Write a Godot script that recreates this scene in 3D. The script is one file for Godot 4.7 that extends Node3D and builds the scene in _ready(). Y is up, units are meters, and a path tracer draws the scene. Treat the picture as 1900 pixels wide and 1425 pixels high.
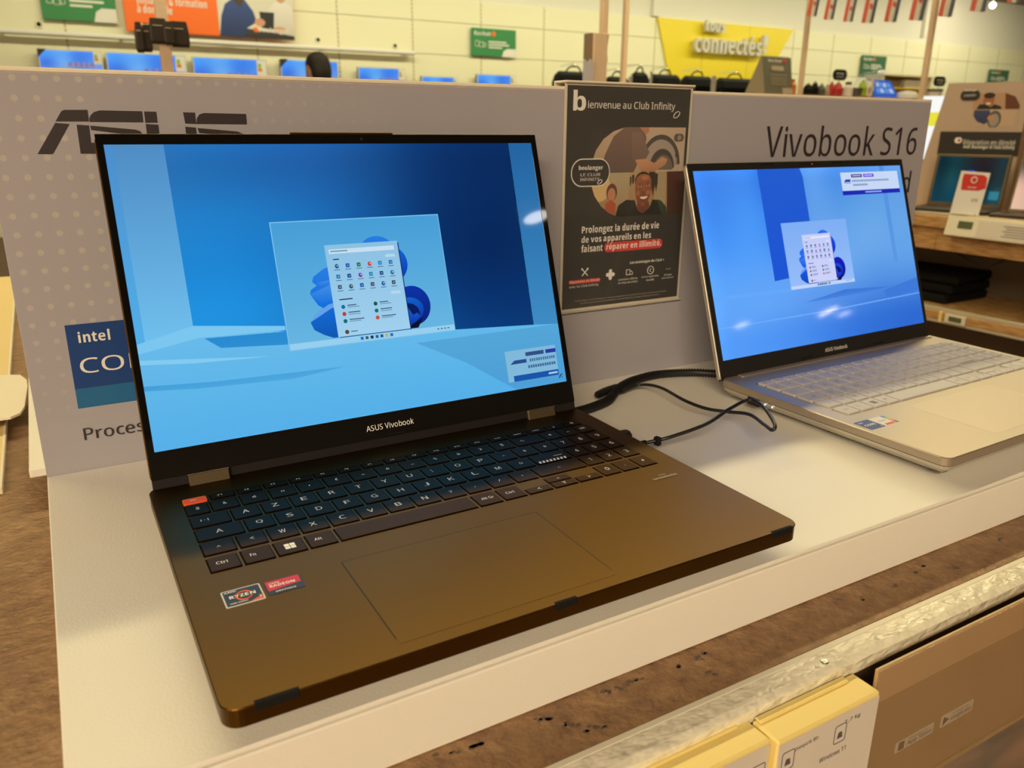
extends Node3D
# A laptop counter in an electronics shop: two open laptops on a white display stand, the shop behind it.
# y = 0 is the top of the display stand, the shop floor lies at y = FLOOR_Y; x runs along the stand, z towards the visitor.

const FLOOR_Y := -0.92
const CEIL_Y := 2.72
const EYE := Vector3(0.0704, 0.266, 0.6872)
const FOCAL := 1490.44
const FLAT := Basis(Vector3(1, 0, 0), Vector3(0, 0, -1), Vector3(0, 1, 0))  # drawing plane laid on the ground: drawing y runs away from the visitor
const WALL_Z := -9.75

var look := Basis()
var M := {}
var used := {}
var meshes := {}
var rng := RandomNumberGenerator.new()


# ---------------------------------------------------------------- geometry
class MB:
	var v := PackedVector3Array()
	var n := PackedVector3Array()
	var t := PackedVector2Array()

	func tri(a: Vector3, b: Vector3, c: Vector3, na: Vector3, nb: Vector3, nc: Vector3, ua := Vector2.ZERO, ub := Vector2.ZERO, uc := Vector2.ZERO) -> void:
		if (b - a).cross(c - a).dot(na + nb + nc) > 0.0:
			v.append_array([a, c, b]); n.append_array([na, nc, nb]); t.append_array([ua, uc, ub])
		else:
			v.append_array([a, b, c]); n.append_array([na, nb, nc]); t.append_array([ua, ub, uc])

	func flat(a: Vector3, b: Vector3, c: Vector3, out: Vector3) -> void:
		var nn := (b - a).cross(c - a).normalized()
		if nn.dot(out) < 0.0:
			nn = -nn
		tri(a, b, c, nn, nn, nn)

	func quad(a: Vector3, b: Vector3, c: Vector3, d: Vector3, out: Vector3) -> void:
		flat(a, b, c, out); flat(a, c, d, out)

	# a picture quad: a lower left, b lower right, c upper right, d upper left
	func pic(a: Vector3, b: Vector3, c: Vector3, d: Vector3, out: Vector3) -> void:
		tri(a, b, c, out, out, out, Vector2(0, 1), Vector2(1, 1), Vector2(1, 0))
		tri(a, c, d, out, out, out, Vector2(0, 1), Vector2(1, 0), Vector2(0, 0))

	static func inset(p: PackedVector2Array, d: float) -> PackedVector2Array:
		var area := 0.0
		var m := p.size()
		for i in m:
			area += p[i].cross(p[(i + 1) % m])
		var s := 1.0 if area > 0.0 else -1.0
		var out := PackedVector2Array()
		for i in m:
			var e0 := (p[i] - p[(i + m - 1) % m]).normalized()
			var e1 := (p[(i + 1) % m] - p[i]).normalized()
			var n0 := Vector2(-e0.y, e0.x) * s
			var n1 := Vector2(-e1.y, e1.x) * s
			var k := n0 + n1
			var q := maxf(0.35, 1.0 + n0.dot(n1))
			out.append(p[i] + k * (d / q))
		return out

	# walls through rings [inset, height]; caps at both ends
	func loft(p: PackedVector2Array, rings: Array, xf := Transform3D(), bottom := true, top := true) -> void:
		var m := p.size()
		var mid := Vector2.ZERO
		for q in p:
			mid += q / m
		var prev: PackedVector2Array
		for r in rings.size():
			var cur := inset(p, rings[r][0]) if rings[r][0] != 0.0 else p
			if r > 0:
				var z0: float = rings[r - 1][1]
				var z1: float = rings[r][1]
				for i in m:
					var j := (i + 1) % m
					var a := xf * Vector3(prev[i].x, prev[i].y, z0)
					var b := xf * Vector3(prev[j].x, prev[j].y, z0)
					var c := xf * Vector3(cur[j].x, cur[j].y, z1)
					var d := xf * Vector3(cur[i].x, cur[i].y, z1)
					var e := (p[j] - p[i])
					var o2 := Vector2(e.y, -e.x)
					if signed_area(p) < 0.0:
						o2 = -o2
					var up := (float(rings[r - 1][0]) - float(rings[r][0])) * -1.0
					var o3 := Vector3(o2.x, o2.y, 0).normalized() * absf(z1 - z0) + Vector3(0, 0, signf(z1 - z0) * up)
					quad(a, b, c, d, xf.basis * o3)
			prev = cur
			if (r == 0 and bottom) or (r == rings.size() - 1 and top):
				var dirn := -1.0 if r == 0 else 1.0
				if rings.size() > 1 and rings[0][1] > rings[-1][1]:
					dirn = -dirn
				cap(cur, rings[r][1], xf, dirn)

	static func signed_area(p: PackedVector2Array) -> float:
		var area := 0.0
		for i in p.size():
			area += p[i].cross(p[(i + 1) % p.size()])
		return area

	func cap(p: PackedVector2Array, z: float, xf: Transform3D, dirn: float) -> void:
		var id := Geometry2D.triangulate_polygon(p)
		var nn := (xf.basis * Vector3(0, 0, dirn)).normalized()
		for i in range(0, id.size(), 3):
			var a := p[id[i]]; var b := p[id[i + 1]]; var c := p[id[i + 2]]
			tri(xf * Vector3(a.x, a.y, z), xf * Vector3(b.x, b.y, z), xf * Vector3(c.x, c.y, z), nn, nn, nn)

	# box with chamfered edges, from corner to corner
	func box(lo: Vector3, hi: Vector3, bev := 0.0, xf := Transform3D()) -> void:
		var c := (lo + hi) / 2.0
		var s := (hi - lo).abs() / 2.0
		bev = minf(bev, minf(s.x, minf(s.y, s.z)) * 0.9)
		for ax in 3:
			for sg in [-1.0, 1.0]:
				var u := (ax + 1) % 3
				var w := (ax + 2) % 3
				var q := []
				for k in [[-1, -1], [1, -1], [1, 1], [-1, 1]]:
					var p := Vector3.ZERO
					p[ax] = s[ax] * sg
					p[u] = (s[u] - bev) * k[0]
					p[w] = (s[w] - bev) * k[1]
					q.append(xf * (c + p))
				var o := Vector3.ZERO
				o[ax] = sg
				quad(q[0], q[1], q[2], q[3], xf.basis * o)
		if bev <= 0.0:
			return
		for ax in 3:
			var u := (ax + 1) % 3
			var w := (ax + 2) % 3
			for k in [[-1, -1], [1, -1], [1, 1], [-1, 1]]:
				var q := []
				for e in [[-1.0, 0], [1.0, 0], [1.0, 1], [-1.0, 1]]:
					var p := Vector3.ZERO
					p[ax] = (s[ax] - bev) * e[0]
					p[u] = (s[u] - (bev if e[1] == 0 else 0.0)) * k[0]
					p[w] = (s[w] - (0.0 if e[1] == 0 else bev)) * k[1]
					q.append(xf * (c + p))
				var o := Vector3.ZERO
				o[u] = k[0]; o[w] = k[1]
				quad(q[0], q[1], q[2], q[3], xf.basis * o)
		for i in 8:
			var g := Vector3(1 if i & 1 else -1, 1 if i & 2 else -1, 1 if i & 4 else -1)
			var b := Vector3(bev, bev, bev)
			var h := s - b
			flat(xf * (c + g * Vector3(s.x, h.y, h.z)), xf * (c + g * Vector3(h.x, s.y, h.z)), xf * (c + g * Vector3(h.x, h.y, s.z)), xf.basis * g)

	# round rod through points; radii one number or one for each point
	func tube(pts: Array, radii, sides := 10, caps := true, squash := 1.0) -> void:
		var m := pts.size()
		var nx := Vector3.ZERO
		var rings := []
		for i in m:
			var d: Vector3 = (pts[mini(i + 1, m - 1)] - pts[maxi(i - 1, 0)]).normalized()
			if i == 0:
				nx = d.cross(Vector3.UP if absf(d.y) < 0.9 else Vector3.RIGHT).normalized()
			else:
				nx = (nx - d * nx.dot(d)).normalized()
			var ny := d.cross(nx)
			var r: float = radii[i] if radii is Array else radii
			var ring := []
			for k in sides:
				var a := TAU * k / sides
				var nn := nx * cos(a) + ny * sin(a) * squash
				ring.append([pts[i] + nn * r, (nx * cos(a) + ny * sin(a)).normalized()])
			rings.append(ring)
		for i in m - 1:
			for k in sides:
				var j := (k + 1) % sides
				var a = rings[i][k]; var b = rings[i][j]; var c = rings[i + 1][j]; var e = rings[i + 1][k]
				tri(a[0], b[0], c[0], a[1], b[1], c[1])
				tri(a[0], c[0], e[0], a[1], c[1], e[1])
		if caps:
			for end in [[0, 1], [m - 1, m - 2]]:
				var o: Vector3 = (pts[end[0]] - pts[end[1]]).normalized()
				for k in sides:
					tri(pts[end[0]], rings[end[0]][k][0], rings[end[0]][(k + 1) % sides][0], o, o, o)

	# profile of [radius, height] turned about y
	func lathe(prof: Array, sides: int, xf := Transform3D()) -> void:
		for i in prof.size() - 1:
			var p := Vector2(prof[i][0], prof[i][1])
			var q := Vector2(prof[i + 1][0], prof[i + 1][1])
			var e := q - p
			var o := Vector2(e.y, -e.x).normalized()
			for k in sides:
				var a0 := TAU * k / sides
				var a1 := TAU * (k + 1) / sides
				var d0 := Vector3(cos(a0), 0, sin(a0))
				var d1 := Vector3(cos(a1), 0, sin(a1))
				var n0 := (xf.basis * (d0 * o.x + Vector3.UP * o.y)).normalized()
				var n1 := (xf.basis * (d1 * o.x + Vector3.UP * o.y)).normalized()
				var A := xf * (d0 * p.x + Vector3.UP * p.y)
				var B := xf * (d1 * p.x + Vector3.UP * p.y)
				var C := xf * (d1 * q.x + Vector3.UP * q.y)
				var D := xf * (d0 * q.x + Vector3.UP * q.y)
				tri(A, B, C, n0, n1, n1)
				tri(A, C, D, n0, n1, n0)

	func ball(c: Vector3, r: Vector3, xf := Transform3D(), seg := 14) -> void:
		for i in seg:
			for k in seg * 2:
				var q := []
				for e in [[0, 0], [0, 1], [1, 1], [1, 0]]:
					var a: float = PI * (i + e[0]) / seg
					var b: float = PI * (k + e[1]) / seg
					var d := Vector3(sin(a) * cos(b), cos(a), sin(a) * sin(b))
					q.append([xf * (c + d * r), (xf.basis * (d / r)).normalized()])
				if i > 0:
					tri(q[0][0], q[1][0], q[2][0], q[0][1], q[1][1], q[2][1])
				tri(q[0][0], q[2][0], q[3][0], q[0][1], q[2][1], q[3][1])

	func done() -> ArrayMesh:
		var a := []
		a.resize(Mesh.ARRAY_MAX)
		a[Mesh.ARRAY_VERTEX] = v
		a[Mesh.ARRAY_NORMAL] = n
		a[Mesh.ARRAY_TEX_UV] = t
		var m := ArrayMesh.new()
		m.add_surface_from_arrays(Mesh.PRIMITIVE_TRIANGLES, a)
		return m


# ---------------------------------------------------------------- flat print
class Print:
	var im: Image
	var w: int
	var h: int

	func _init(W: int, H: int, c: Color) -> void:
		w = W; h = H
		im = Image.create(W, H, false, Image.FORMAT_RGBA8)
		im.fill(c)

	# a soft field of colours: rows of Color, stretched over the whole picture
	func field(rows: Array) -> void:
		var s := Image.create(rows[0].size(), rows.size(), false, Image.FORMAT_RGBA8)
		for y in rows.size():
			for x in rows[0].size():
				s.set_pixel(x, y, rows[y][x])
		s.resize(w, h, Image.INTERPOLATE_CUBIC)
		im = s

	func rect(x0: float, y0: float, x1: float, y1: float, c: Color) -> void:
		im.fill_rect(Rect2i(int(x0 * w), int(y0 * h), maxi(1, int((x1 - x0) * w)), maxi(1, int((y1 - y0) * h))), c)

	func poly(p: Array, c: Color, c2 = null) -> void:
		var lo := 1e9
		var hi := -1e9
		for q in p:
			lo = minf(lo, q[1] * h); hi = maxf(hi, q[1] * h)
		for y in range(maxi(0, int(lo)), mini(h - 1, int(hi)) + 1):
			var xs := []
			var yy := y + 0.5
			for i in p.size():
				var a = p[i]; var b = p[(i + 1) % p.size()]
				var ay: float = a[1] * h; var by: float = b[1] * h
				if (ay <= yy) != (by <= yy):
					xs.append((a[0] + (b[0] - a[0]) * (yy - ay) / (by - ay)) * w)
			xs.sort()
			var col := c
			if c2 != null:
				col = c.lerp(c2, clampf((yy - lo) / maxf(1.0, hi - lo), 0, 1))
			for i in range(0, xs.size() - 1, 2):
				var x0 := maxi(0, int(round(xs[i])))
				var x1 := mini(w, int(round(xs[i + 1])))
				if x1 > x0:
					im.fill_rect(Rect2i(x0, y, x1 - x0, 1), col)

	func oval(cx: float, cy: float, rx: float, ry: float, c: Color, c2 = null, a0 := 0.0, a1 := TAU) -> void:
		var p := []
		for i in 41:
			var a := a0 + (a1 - a0) * i / 40.0
			p.append([cx + cos(a) * rx, cy + sin(a) * ry])
		poly(p, c, c2)

	func pill(x0: float, y0: float, x1: float, y1: float, c: Color) -> void:
		var ry := (y1 - y0) / 2.0
		var rx := ry * h / w
		rect(x0 + rx, y0, x1 - rx, y1, c)
		oval(x0 + rx, y0 + ry, rx, ry, c)
		oval(x1 - rx, y0 + ry, rx, ry, c)

	func tex(W: int, H: int) -> ImageTexture:
		im.resize(W, H, Image.INTERPOLATE_LANCZOS)
		return ImageTexture.create_from_image(im)


# ---------------------------------------------------------------- helpers
func rgb(r: float, g: float, b: float) -> Color:
	return Color(r / 255.0, g / 255.0, b / 255.0)


func lin(r: float, g: float, b: float) -> Color:
	return Color(r, g, b).linear_to_srgb()


func mat(called: String, c: Color, rough := 0.6, metal := 0.0, spec := 0.5) -> StandardMaterial3D:
	var m := StandardMaterial3D.new()
	m.resource_name = called
	m.albedo_color = c
	m.roughness = rough
	m.metallic = metal
	m.metallic_specular = spec
	M[called] = m
	return m


func glow(called: String, c: Color, k: float) -> StandardMaterial3D:
	var m := mat(called, Color(0.02, 0.02, 0.02), 0.4)
	m.emission_enabled = true
	m.emission = c
	m.emission_energy_multiplier = k
	return m


func lit_picture(called: String, tex: Texture2D, k: float, rough := 0.08) -> StandardMaterial3D:
	var m := mat(called, Color(0.01, 0.01, 0.01), rough)
	m.emission_enabled = true
	m.emission = Color.BLACK
	m.emission_texture = tex
	m.emission_energy_multiplier = k
	m.texture_repeat = false
	return m


func picture(called: String, tex: Texture2D, rough := 0.5) -> StandardMaterial3D:
	var m := mat(called, Color.WHITE, rough)
	m.albedo_texture = tex
	m.texture_repeat = false
	return m


func noise_tex(seed_: int, freq: float, ramp: Array, octaves := 4, size := 512, normal := false, bump := 4.0, kind := FastNoiseLite.TYPE_SIMPLEX_SMOOTH) -> NoiseTexture2D:
	var f := FastNoiseLite.new()
	f.noise_type = kind
	f.seed = seed_
	f.frequency = freq
	f.fractal_octaves = octaves
	var t := NoiseTexture2D.new()
	t.width = size; t.height = size
	t.seamless = true
	t.noise = f
	if normal:
		t.as_normal_map = true
		t.bump_strength = bump
	elif ramp:
		var g := Gradient.new()
		g.offsets = PackedFloat32Array(ramp.map(func(x): return x[0]))
		g.colors = PackedColorArray(ramp.map(func(x): return x[1]))
		t.color_ramp = g
	return t


func numbered(called: String) -> String:
	if not used.has(called):
		used[called] = 0
		return called
	used[called] += 1
	return "%s_%03d" % [called, used[called]]


func part(mb, called: String, m, parent: Node, xf := Transform3D()) -> MeshInstance3D:
	var o := MeshInstance3D.new()
	o.name = called
	o.mesh = mb.done() if mb is MB else mb
	o.material_override = m if m is Material else M[m]
	o.transform = xf
	o.cast_shadow = GeometryInstance3D.SHADOW_CASTING_SETTING_ON
	parent.add_child(o, true)
	return o


func thing(called: String, label: String, category: String, at := Vector3.ZERO, group := "", basis_ := Basis()) -> Node3D:
	var o := Node3D.new()
	o.name = numbered(called)
	add_child(o)
	o.transform = Transform3D(basis_, at)
	o.set_meta("label", label)
	o.set_meta("category", category)
	if group:
		o.set_meta("group", group)
	return o


func solo(mb, called: String, m, label: String, category: String, group := "", xf := Transform3D()) -> MeshInstance3D:
	var o := part(mb, numbered(called), m, self, xf)
	o.set_meta("label", label)
	o.set_meta("category", category)
	if group:
		o.set_meta("group", group)
	return o


func shell(mb, called: String, m) -> MeshInstance3D:
	var o := part(mb, called, m, self)
	o.set_meta("kind", "structure")
	return o


func bx(lo: Vector3, hi: Vector3, bev := 0.0) -> MB:
	var b := MB.new()
	b.box(lo, hi, bev)
	return b


func rr(x0: float, y0: float, x1: float, y1: float, r: float, seg := 5) -> PackedVector2Array:
	var p := PackedVector2Array()
	var cs := [[x1 - r, y0 + r, -PI / 2], [x1 - r, y1 - r, 0.0], [x0 + r, y1 - r, PI / 2], [x0 + r, y0 + r, PI]]
	for c in cs:
		for i in seg + 1:
			var a: float = c[2] + PI / 2 * i / seg
			p.append(Vector2(c[0] + cos(a) * r, c[1] + sin(a) * r))
	return p


func pv(a: Array) -> PackedVector2Array:
	var p := PackedVector2Array()
	for i in range(0, a.size(), 2):
		p.append(Vector2(a[i], a[i + 1]))
	return p


# lettering whose ink fills w by h with its lower left corner at xf.origin
func text(s: String, m, parent: Node, w: float, h: float, xf: Transform3D, bold := false, thick := 0.0, called := "lettering", step := 1.0) -> MeshInstance3D:
	var key := "text%s%s%s%s" % [s, bold, thick > 0.0, step]
	var mesh: TextMesh
	if meshes.has(key):
		mesh = meshes[key]
	else:
		mesh = TextMesh.new()
		var f := SystemFont.new()
		f.font_names = PackedStringArray(["Droid Sans"])
		f.font_weight = 700 if bold else 400
		mesh.font = f
		mesh.text = s
		mesh.font_size = 32
		mesh.pixel_size = 0.01
		mesh.curve_step = step
		mesh.depth = 0.05 if thick > 0.0 else 0.0
		meshes[key] = mesh
	var ab := mesh.get_aabb()
	var kx := w / maxf(ab.size.x, 1e-4)
	var ky := h / maxf(ab.size.y, 1e-4)
	var kz := thick / 0.05 if thick > 0.0 else (kx + ky) / 2.0
	if w <= 0.0:
		kx = ky
	var b := Basis.from_scale(Vector3(kx, ky, kz))
	var o := Transform3D(b, -(b * Vector3(ab.position.x, ab.position.y, 0.0)) + Vector3(0, 0, thick / 2.0))
	return part(mesh, called, m, parent, xf * o)


func ray(u: float, v: float) -> Vector3:
	return look * Vector3((u - 950.0) / FOCAL, -(v - 712.5) / FOCAL, -1.0)


func on_plane(u: float, v: float, p0: Vector3, n: Vector3) -> Vector3:
	var d := ray(u, v)
	return EYE + d * ((p0 - EYE).dot(n) / d.dot(n))


func on_y(u: float, v: float, y: float) -> Vector3:
	return on_plane(u, v, Vector3(0, y, 0), Vector3.UP)


func on_z(u: float, v: float, z: float) -> Vector3:
	return on_plane(u, v, Vector3(0, 0, z), Vector3.BACK)


func on_x(u: float, v: float, x: float) -> Vector3:
	return on_plane(u, v, Vector3(x, 0, 0), Vector3.RIGHT)


# drawing-plane points of photo points that lie in the plane of frame xf (its z is the plane's normal)
func drawn(xf: Transform3D, px: Array) -> PackedVector2Array:
	var inv := xf.affine_inverse()
	var p := PackedVector2Array()
	for i in range(0, px.size(), 2):
		var q := inv * on_plane(px[i], px[i + 1], xf.origin, xf.basis.z)
		p.append(Vector2(q.x, q.y))
	return p


func frame(at: Vector3, normal := Vector3.BACK) -> Transform3D:
	var x := Vector3.UP.cross(normal).normalized()
	return Transform3D(Basis(x, normal.cross(x).normalized(), normal.normalized()), at)


func slab(p: PackedVector2Array, thick: float, bev := 0.0) -> MB:
	var b := MB.new()
	var rings := [[0.0, -thick], [0.0, 0.0]] if bev <= 0.0 else [[0.0, -thick], [0.0, -bev], [bev, 0.0]]
	b.loft(p, rings)
	return b


func smooth(pts: Array, per := 8) -> Array:
	var c := Curve3D.new()
	for i in pts.size():
		var d: Vector3 = (pts[mini(i + 1, pts.size() - 1)] - pts[maxi(i - 1, 0)]) / 6.0
		c.add_point(pts[i], -d, d)
	var out := []
	for i in (pts.size() - 1) * per + 1:
		out.append(c.sample(mini(int(i / float(per)), pts.size() - 2), (i - mini(int(i / float(per)), pts.size() - 2) * per) / float(per)))
	return out


func area(called: String, at: Vector3, size: Vector2, energy: float, c: Color, basis_: Basis) -> void:
	var l := AreaLight3D.new()
	l.name = called
	l.area_size = size
	l.light_energy = energy
	l.light_color = c
	l.area_range = 40.0
	l.shadow_enabled = true
	add_child(l, true)
	l.transform = Transform3D(basis_, at)


# ---------------------------------------------------------------- scene
func _ready() -> void:
	rng.seed = 7
	look = Basis.from_euler(Vector3(deg_to_rad(-17.732), deg_to_rad(-29.9903), deg_to_rad(0.4138)), EULER_ORDER_YXZ)
	var cam := Camera3D.new()
	cam.name = "camera"
	cam.fov = rad_to_deg(2.0 * atan(712.5 / FOCAL))
	var lens := CameraAttributesPhysical.new()
	lens.frustum_focal_length = 12.0 / (712.5 / FOCAL)
	lens.exposure_aperture = 10.5
	lens.frustum_focus_distance = 0.61
	cam.attributes = lens
	cam.near = 0.02
	cam.far = 60.0
	add_child(cam)
	cam.transform = Transform3D(look, EYE)
	cam.current = true
	var we := WorldEnvironment.new()
	we.name = "environment"
	var env := Environment.new()
	env.background_mode = Environment.BG_COLOR
	env.background_color = Color(0, 0, 0)
	env.tonemap_mode = Environment.TONE_MAPPER_LINEAR
	env.tonemap_exposure = 1.0
	env.sdfgi_enabled = true
	env.ssao_enabled = true
	env.ssil_enabled = true
	we.environment = env
	add_child(we)

	materials()
	lamps()
	room()
	stand()
	laptop_olive()
	laptop_silver()
	cables()
	poster_holder()
	table_and_rail()
	side_counter()
	shop_wall()
	shop_floor_things()


func lamps() -> void:
	var warm := lin(1.0, 0.84, 0.44)
	var soft := lin(1.0, 0.79, 0.52)
	var down := Basis(Vector3.RIGHT, -PI / 2)
	# rows of strip lights hung under the ceiling, along the counters: [x, y, z, length, width, energy, colour, tilt]
	var rows := [
		[1.8, 2.40, -1.62, 7.0, 0.10, 12.6, warm, 0.0, "long strip light hung above the counter behind the white stand"],
		[-2.8, 2.40, 3.9, 3.4, 1.40, 49.0, soft, 0.0, "wide ceiling light panel over the aisle before the stand"],
		[8.0, 2.45, -2.9, 7.0, 0.10, 5.0, warm, 0.0, "added strip light above the goods counter that brightens the flags"],  # extra row, added to light the fronts of the flags
		[6.0, 2.45, -4.6, 12.0, 0.10, 8.0, warm, 0.0, "long strip light hung above the middle of the shop"],
		[8.5, 2.45, -8.1, 18.0, 0.12, 24.0, lin(1.0, 0.93, 0.56), 0.45, "long strip light washing the cream wall"],
	]
	for r in rows:
		var t := thing("ceiling_light", r[8], "light", Vector3(r[0], r[1], r[2]), "strip lights under the ceiling")
		var turn := Basis(Vector3.RIGHT, r[7])
		part(bx(Vector3(-r[3] / 2, 0.005, -r[4] / 2 - 0.01), Vector3(r[3] / 2, 0.06, r[4] / 2 + 0.01), 0.006), "housing", "lamp_housing", t, Transform3D(turn, Vector3.ZERO))
		part(bx(Vector3(-r[3] / 2 + 0.01, -0.004, -r[4] / 2), Vector3(r[3] / 2 - 0.01, 0.005, r[4] / 2), 0.002), "diffuser", "lamp_glow", t, Transform3D(turn, Vector3.ZERO))
		for s in [-0.4, 0.4]:
			var rod := MB.new()
			rod.tube([Vector3(r[3] * s, 0.03, 0), Vector3(r[3] * s, CEIL_Y - r[1], 0)], 0.006, 6)
			part(rod, "hanging_rod", "lamp_housing", t)
		area("strip_light", Vector3(r[0], r[1], r[2]) + turn * Vector3(0, -0.012, 0), Vector2(r[3], r[4]), r[5], r[6], turn * down)
	# short lamp with a row of bright points, mirrored low in the silver laptop's screen
	var sl := thing("spot_bar_lamp", "short ceiling lamp bar with a row of bright points", "light", Vector3(10.64, 2.6, 7.0), "", Basis(Vector3.UP, 1.32))
	part(bx(Vector3(-0.17, 0.0, -0.04), Vector3(0.17, 0.12, 0.04), 0.004), "housing", "lamp_housing", sl)
	for i in 6:
		part(bx(Vector3(-0.145 + 0.052 * i, -0.006, -0.012), Vector3(-0.118 + 0.052 * i, 0.0, 0.012), 0.002), "led_lens", "spot_glow", sl)
	area("spot_bar_light", Vector3(10.64, 2.585, 7.0), Vector2(0.28, 0.024), 0.3, soft, Basis(Vector3.UP, 1.32) * down)
	# round downlights in the ceiling, the ones that the two screens mirror
	for p in [[3.442, 4.317], [8.8, 7.05], [11.35, 7.25], [-1.6, 4.3], [6.2, 3.2]]:
		var t := thing("downlight", "round white downlight set in the shop ceiling", "light", Vector3(p[0], 2.6, p[1]), "round ceiling downlights")
		var b := MB.new()
		b.lathe([[0.0, 0.12], [0.13, 0.12], [0.14, 0.0], [0.105, -0.004], [0.1, 0.02]], 28)
		part(b, "rim", "lamp_housing", t)
		b = MB.new()
		b.lathe([[0.0, 0.0], [0.1, 0.0], [0.1, 0.02]], 28)
		part(b, "lens", "spot_glow", t)
		var l := SpotLight3D.new()
		l.name = "downlight_beam"
		l.light_color = warm
		l.light_energy = 1.2
		l.light_size = 0.09
		l.spot_angle = 50.0
		l.spot_range = 30.0
		l.spot_attenuation = 2.0
		l.shadow_enabled = true
		add_child(l, true)
		l.transform = Transform3D(down, Vector3(p[0], 2.59, p[1]))


func materials() -> void:
	mat("lamp_housing", rgb(225, 222, 215), 0.5)
	glow("lamp_glow", lin(1.0, 0.86, 0.6), 3.0)
	glow("spot_glow", lin(1.0, 0.93, 0.8), 14.0)
	mat("ceiling_paint", lin(0.20, 0.16, 0.11), 0.9)
	mat("plain_wall", lin(0.78, 0.76, 0.70), 0.85)
	mat("cream_panel", lin(0.84, 0.82, 0.62), 0.65)
	mat("upright_steel", lin(0.70, 0.66, 0.46), 0.5)
	mat("slot_dark", lin(0.34, 0.30, 0.17), 0.8)
	var f := mat("floor_board", lin(0.24, 0.12, 0.08), 0.45)
	f.albedo_texture = noise_tex(3, 0.012, [[0.0, rgb(120, 100, 95)], [0.5, rgb(190, 170, 160)], [1.0, rgb(240, 225, 215)]])
	f.uv1_triplanar = true
	f.uv1_world_triplanar = true
	f.uv1_scale = Vector3(0.4, 1.0, 2.5)
	# stand
	var w := mat("stand_white", lin(0.80, 0.77, 0.70), 0.42)
	w.normal_enabled = true
	w.normal_texture = noise_tex(21, 0.09, [], 2, 512, true, 1.2)
	w.normal_scale = 0.25
	w.uv1_triplanar = true
	w.uv1_scale = Vector3(9, 9, 9)
	mat("edge_white", lin(0.78, 0.72, 0.58), 0.5)
	mat("panel_print", lin(0.365, 0.350, 0.395), 0.6)
	mat("ink_brown", lin(0.030, 0.022, 0.026), 0.55)
	mat("intel_blue", lin(0.004, 0.045, 0.21), 0.5)
	mat("intel_light", lin(0.010, 0.125, 0.31), 0.5)
	mat("ink_white", lin(0.78, 0.76, 0.72), 0.55)
	# table
	var tb := mat("table_board", lin(0.70, 0.60, 0.52), 0.5)
	tb.albedo_texture = noise_tex(11, 0.02, [[0.0, rgb(128, 100, 78)], [0.3, rgb(156, 128, 98)], [0.6, rgb(168, 140, 106)], [1.0, rgb(190, 164, 128)]], 6, 1024)
	tb.uv1_triplanar = true
	tb.uv1_world_triplanar = true
	tb.uv1_scale = Vector3(2.2, 3.0, 2.8)
	tb.normal_enabled = true
	tb.normal_texture = noise_tex(12, 0.06, [], 5, 1024, true, 5.0)
	tb.normal_scale = 0.5
	mat("strip_cream", lin(0.74, 0.58, 0.27), 0.5)
	mat("table_pit", lin(0.13, 0.09, 0.065), 0.9)
	M["table_side"] = tb
	var rl := mat("rail_white", lin(0.80, 0.76, 0.62), 0.22)
	rl.clearcoat_enabled = true
	rl.clearcoat = 1.0
	rl.clearcoat_roughness = 0.06
	rl.normal_enabled = true
	rl.normal_texture = noise_tex(31, 0.009, [], 3, 1024, true, 12.0)
	rl.normal_scale = 0.95
	rl.uv1_triplanar = true
	rl.uv1_scale = Vector3(5, 12, 12)
	mat("rail_plain", lin(0.72, 0.68, 0.55), 0.45)
	mat("rail_dark", lin(0.10, 0.075, 0.05), 0.5)
	mat("label_cream", lin(0.82, 0.66, 0.24), 0.5)
	mat("label_paper", lin(0.62, 0.57, 0.50), 0.7)
	mat("label_ink", lin(0.10, 0.08, 0.10), 0.7)
	mat("holder_card", lin(0.29, 0.19, 0.075), 0.5)
	mat("holder_lip", lin(0.46, 0.31, 0.15), 0.35)
	mat("badge_grey", lin(0.50, 0.45, 0.36), 0.6)
	mat("badge_ink", lin(0.04, 0.035, 0.03), 0.6)
	mat("screw_steel", lin(0.4, 0.4, 0.38), 0.3, 0.9)
	var film := mat("clear_film", Color(0.85, 0.75, 0.6, 0.10), 0.08)
	film.transparency = BaseMaterial3D.TRANSPARENCY_ALPHA
	# olive laptop
	mat("olive_metal", lin(0.112, 0.058, 0.0100), 0.40, 1.0)
	mat("olive_key", lin(0.047, 0.020, 0.0030), 0.42, 1.0)  # deck metal made darker: the shadow over the keys is in this colour
	mat("olive_pad", lin(0.115, 0.060, 0.0105), 0.385, 1.0)
	mat("well_black", lin(0.006, 0.006, 0.006), 0.8)
	mat("bezel_gloss", lin(0.004, 0.004, 0.004), 0.03)
	mat("bezel_matte", lin(0.012, 0.011, 0.011), 0.5)
	mat("hinge_strip", lin(0.014, 0.012, 0.012), 0.5, 0.0, 0.3)
	mat("hinge_metal", lin(0.12, 0.09, 0.05), 0.45, 0.6)
	mat("chrome", lin(0.75, 0.75, 0.74), 0.15, 1.0)
	mat("legend", lin(0.88, 0.87, 0.84), 0.6)
	mat("legend_dim", lin(0.45, 0.40, 0.32), 0.6)
	mat("esc_orange", lin(0.85, 0.115, 0.018), 0.45)
	mat("red_print", lin(0.62, 0.012, 0.015), 0.35)
	mat("silver_foil", lin(0.66, 0.64, 0.56), 0.35, 0.15)
	mat("black_print", lin(0.015, 0.014, 0.012), 0.35)
	mat("orange_print", lin(0.75, 0.12, 0.02), 0.4)
	# silver laptop
	mat("silver_metal", lin(0.40, 0.335, 0.262), 0.38, 0.55)
	mat("silver_side", lin(0.55, 0.51, 0.44), 0.4, 0.6)
	mat("silver_key", lin(0.52, 0.49, 0.46), 0.5)
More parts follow.
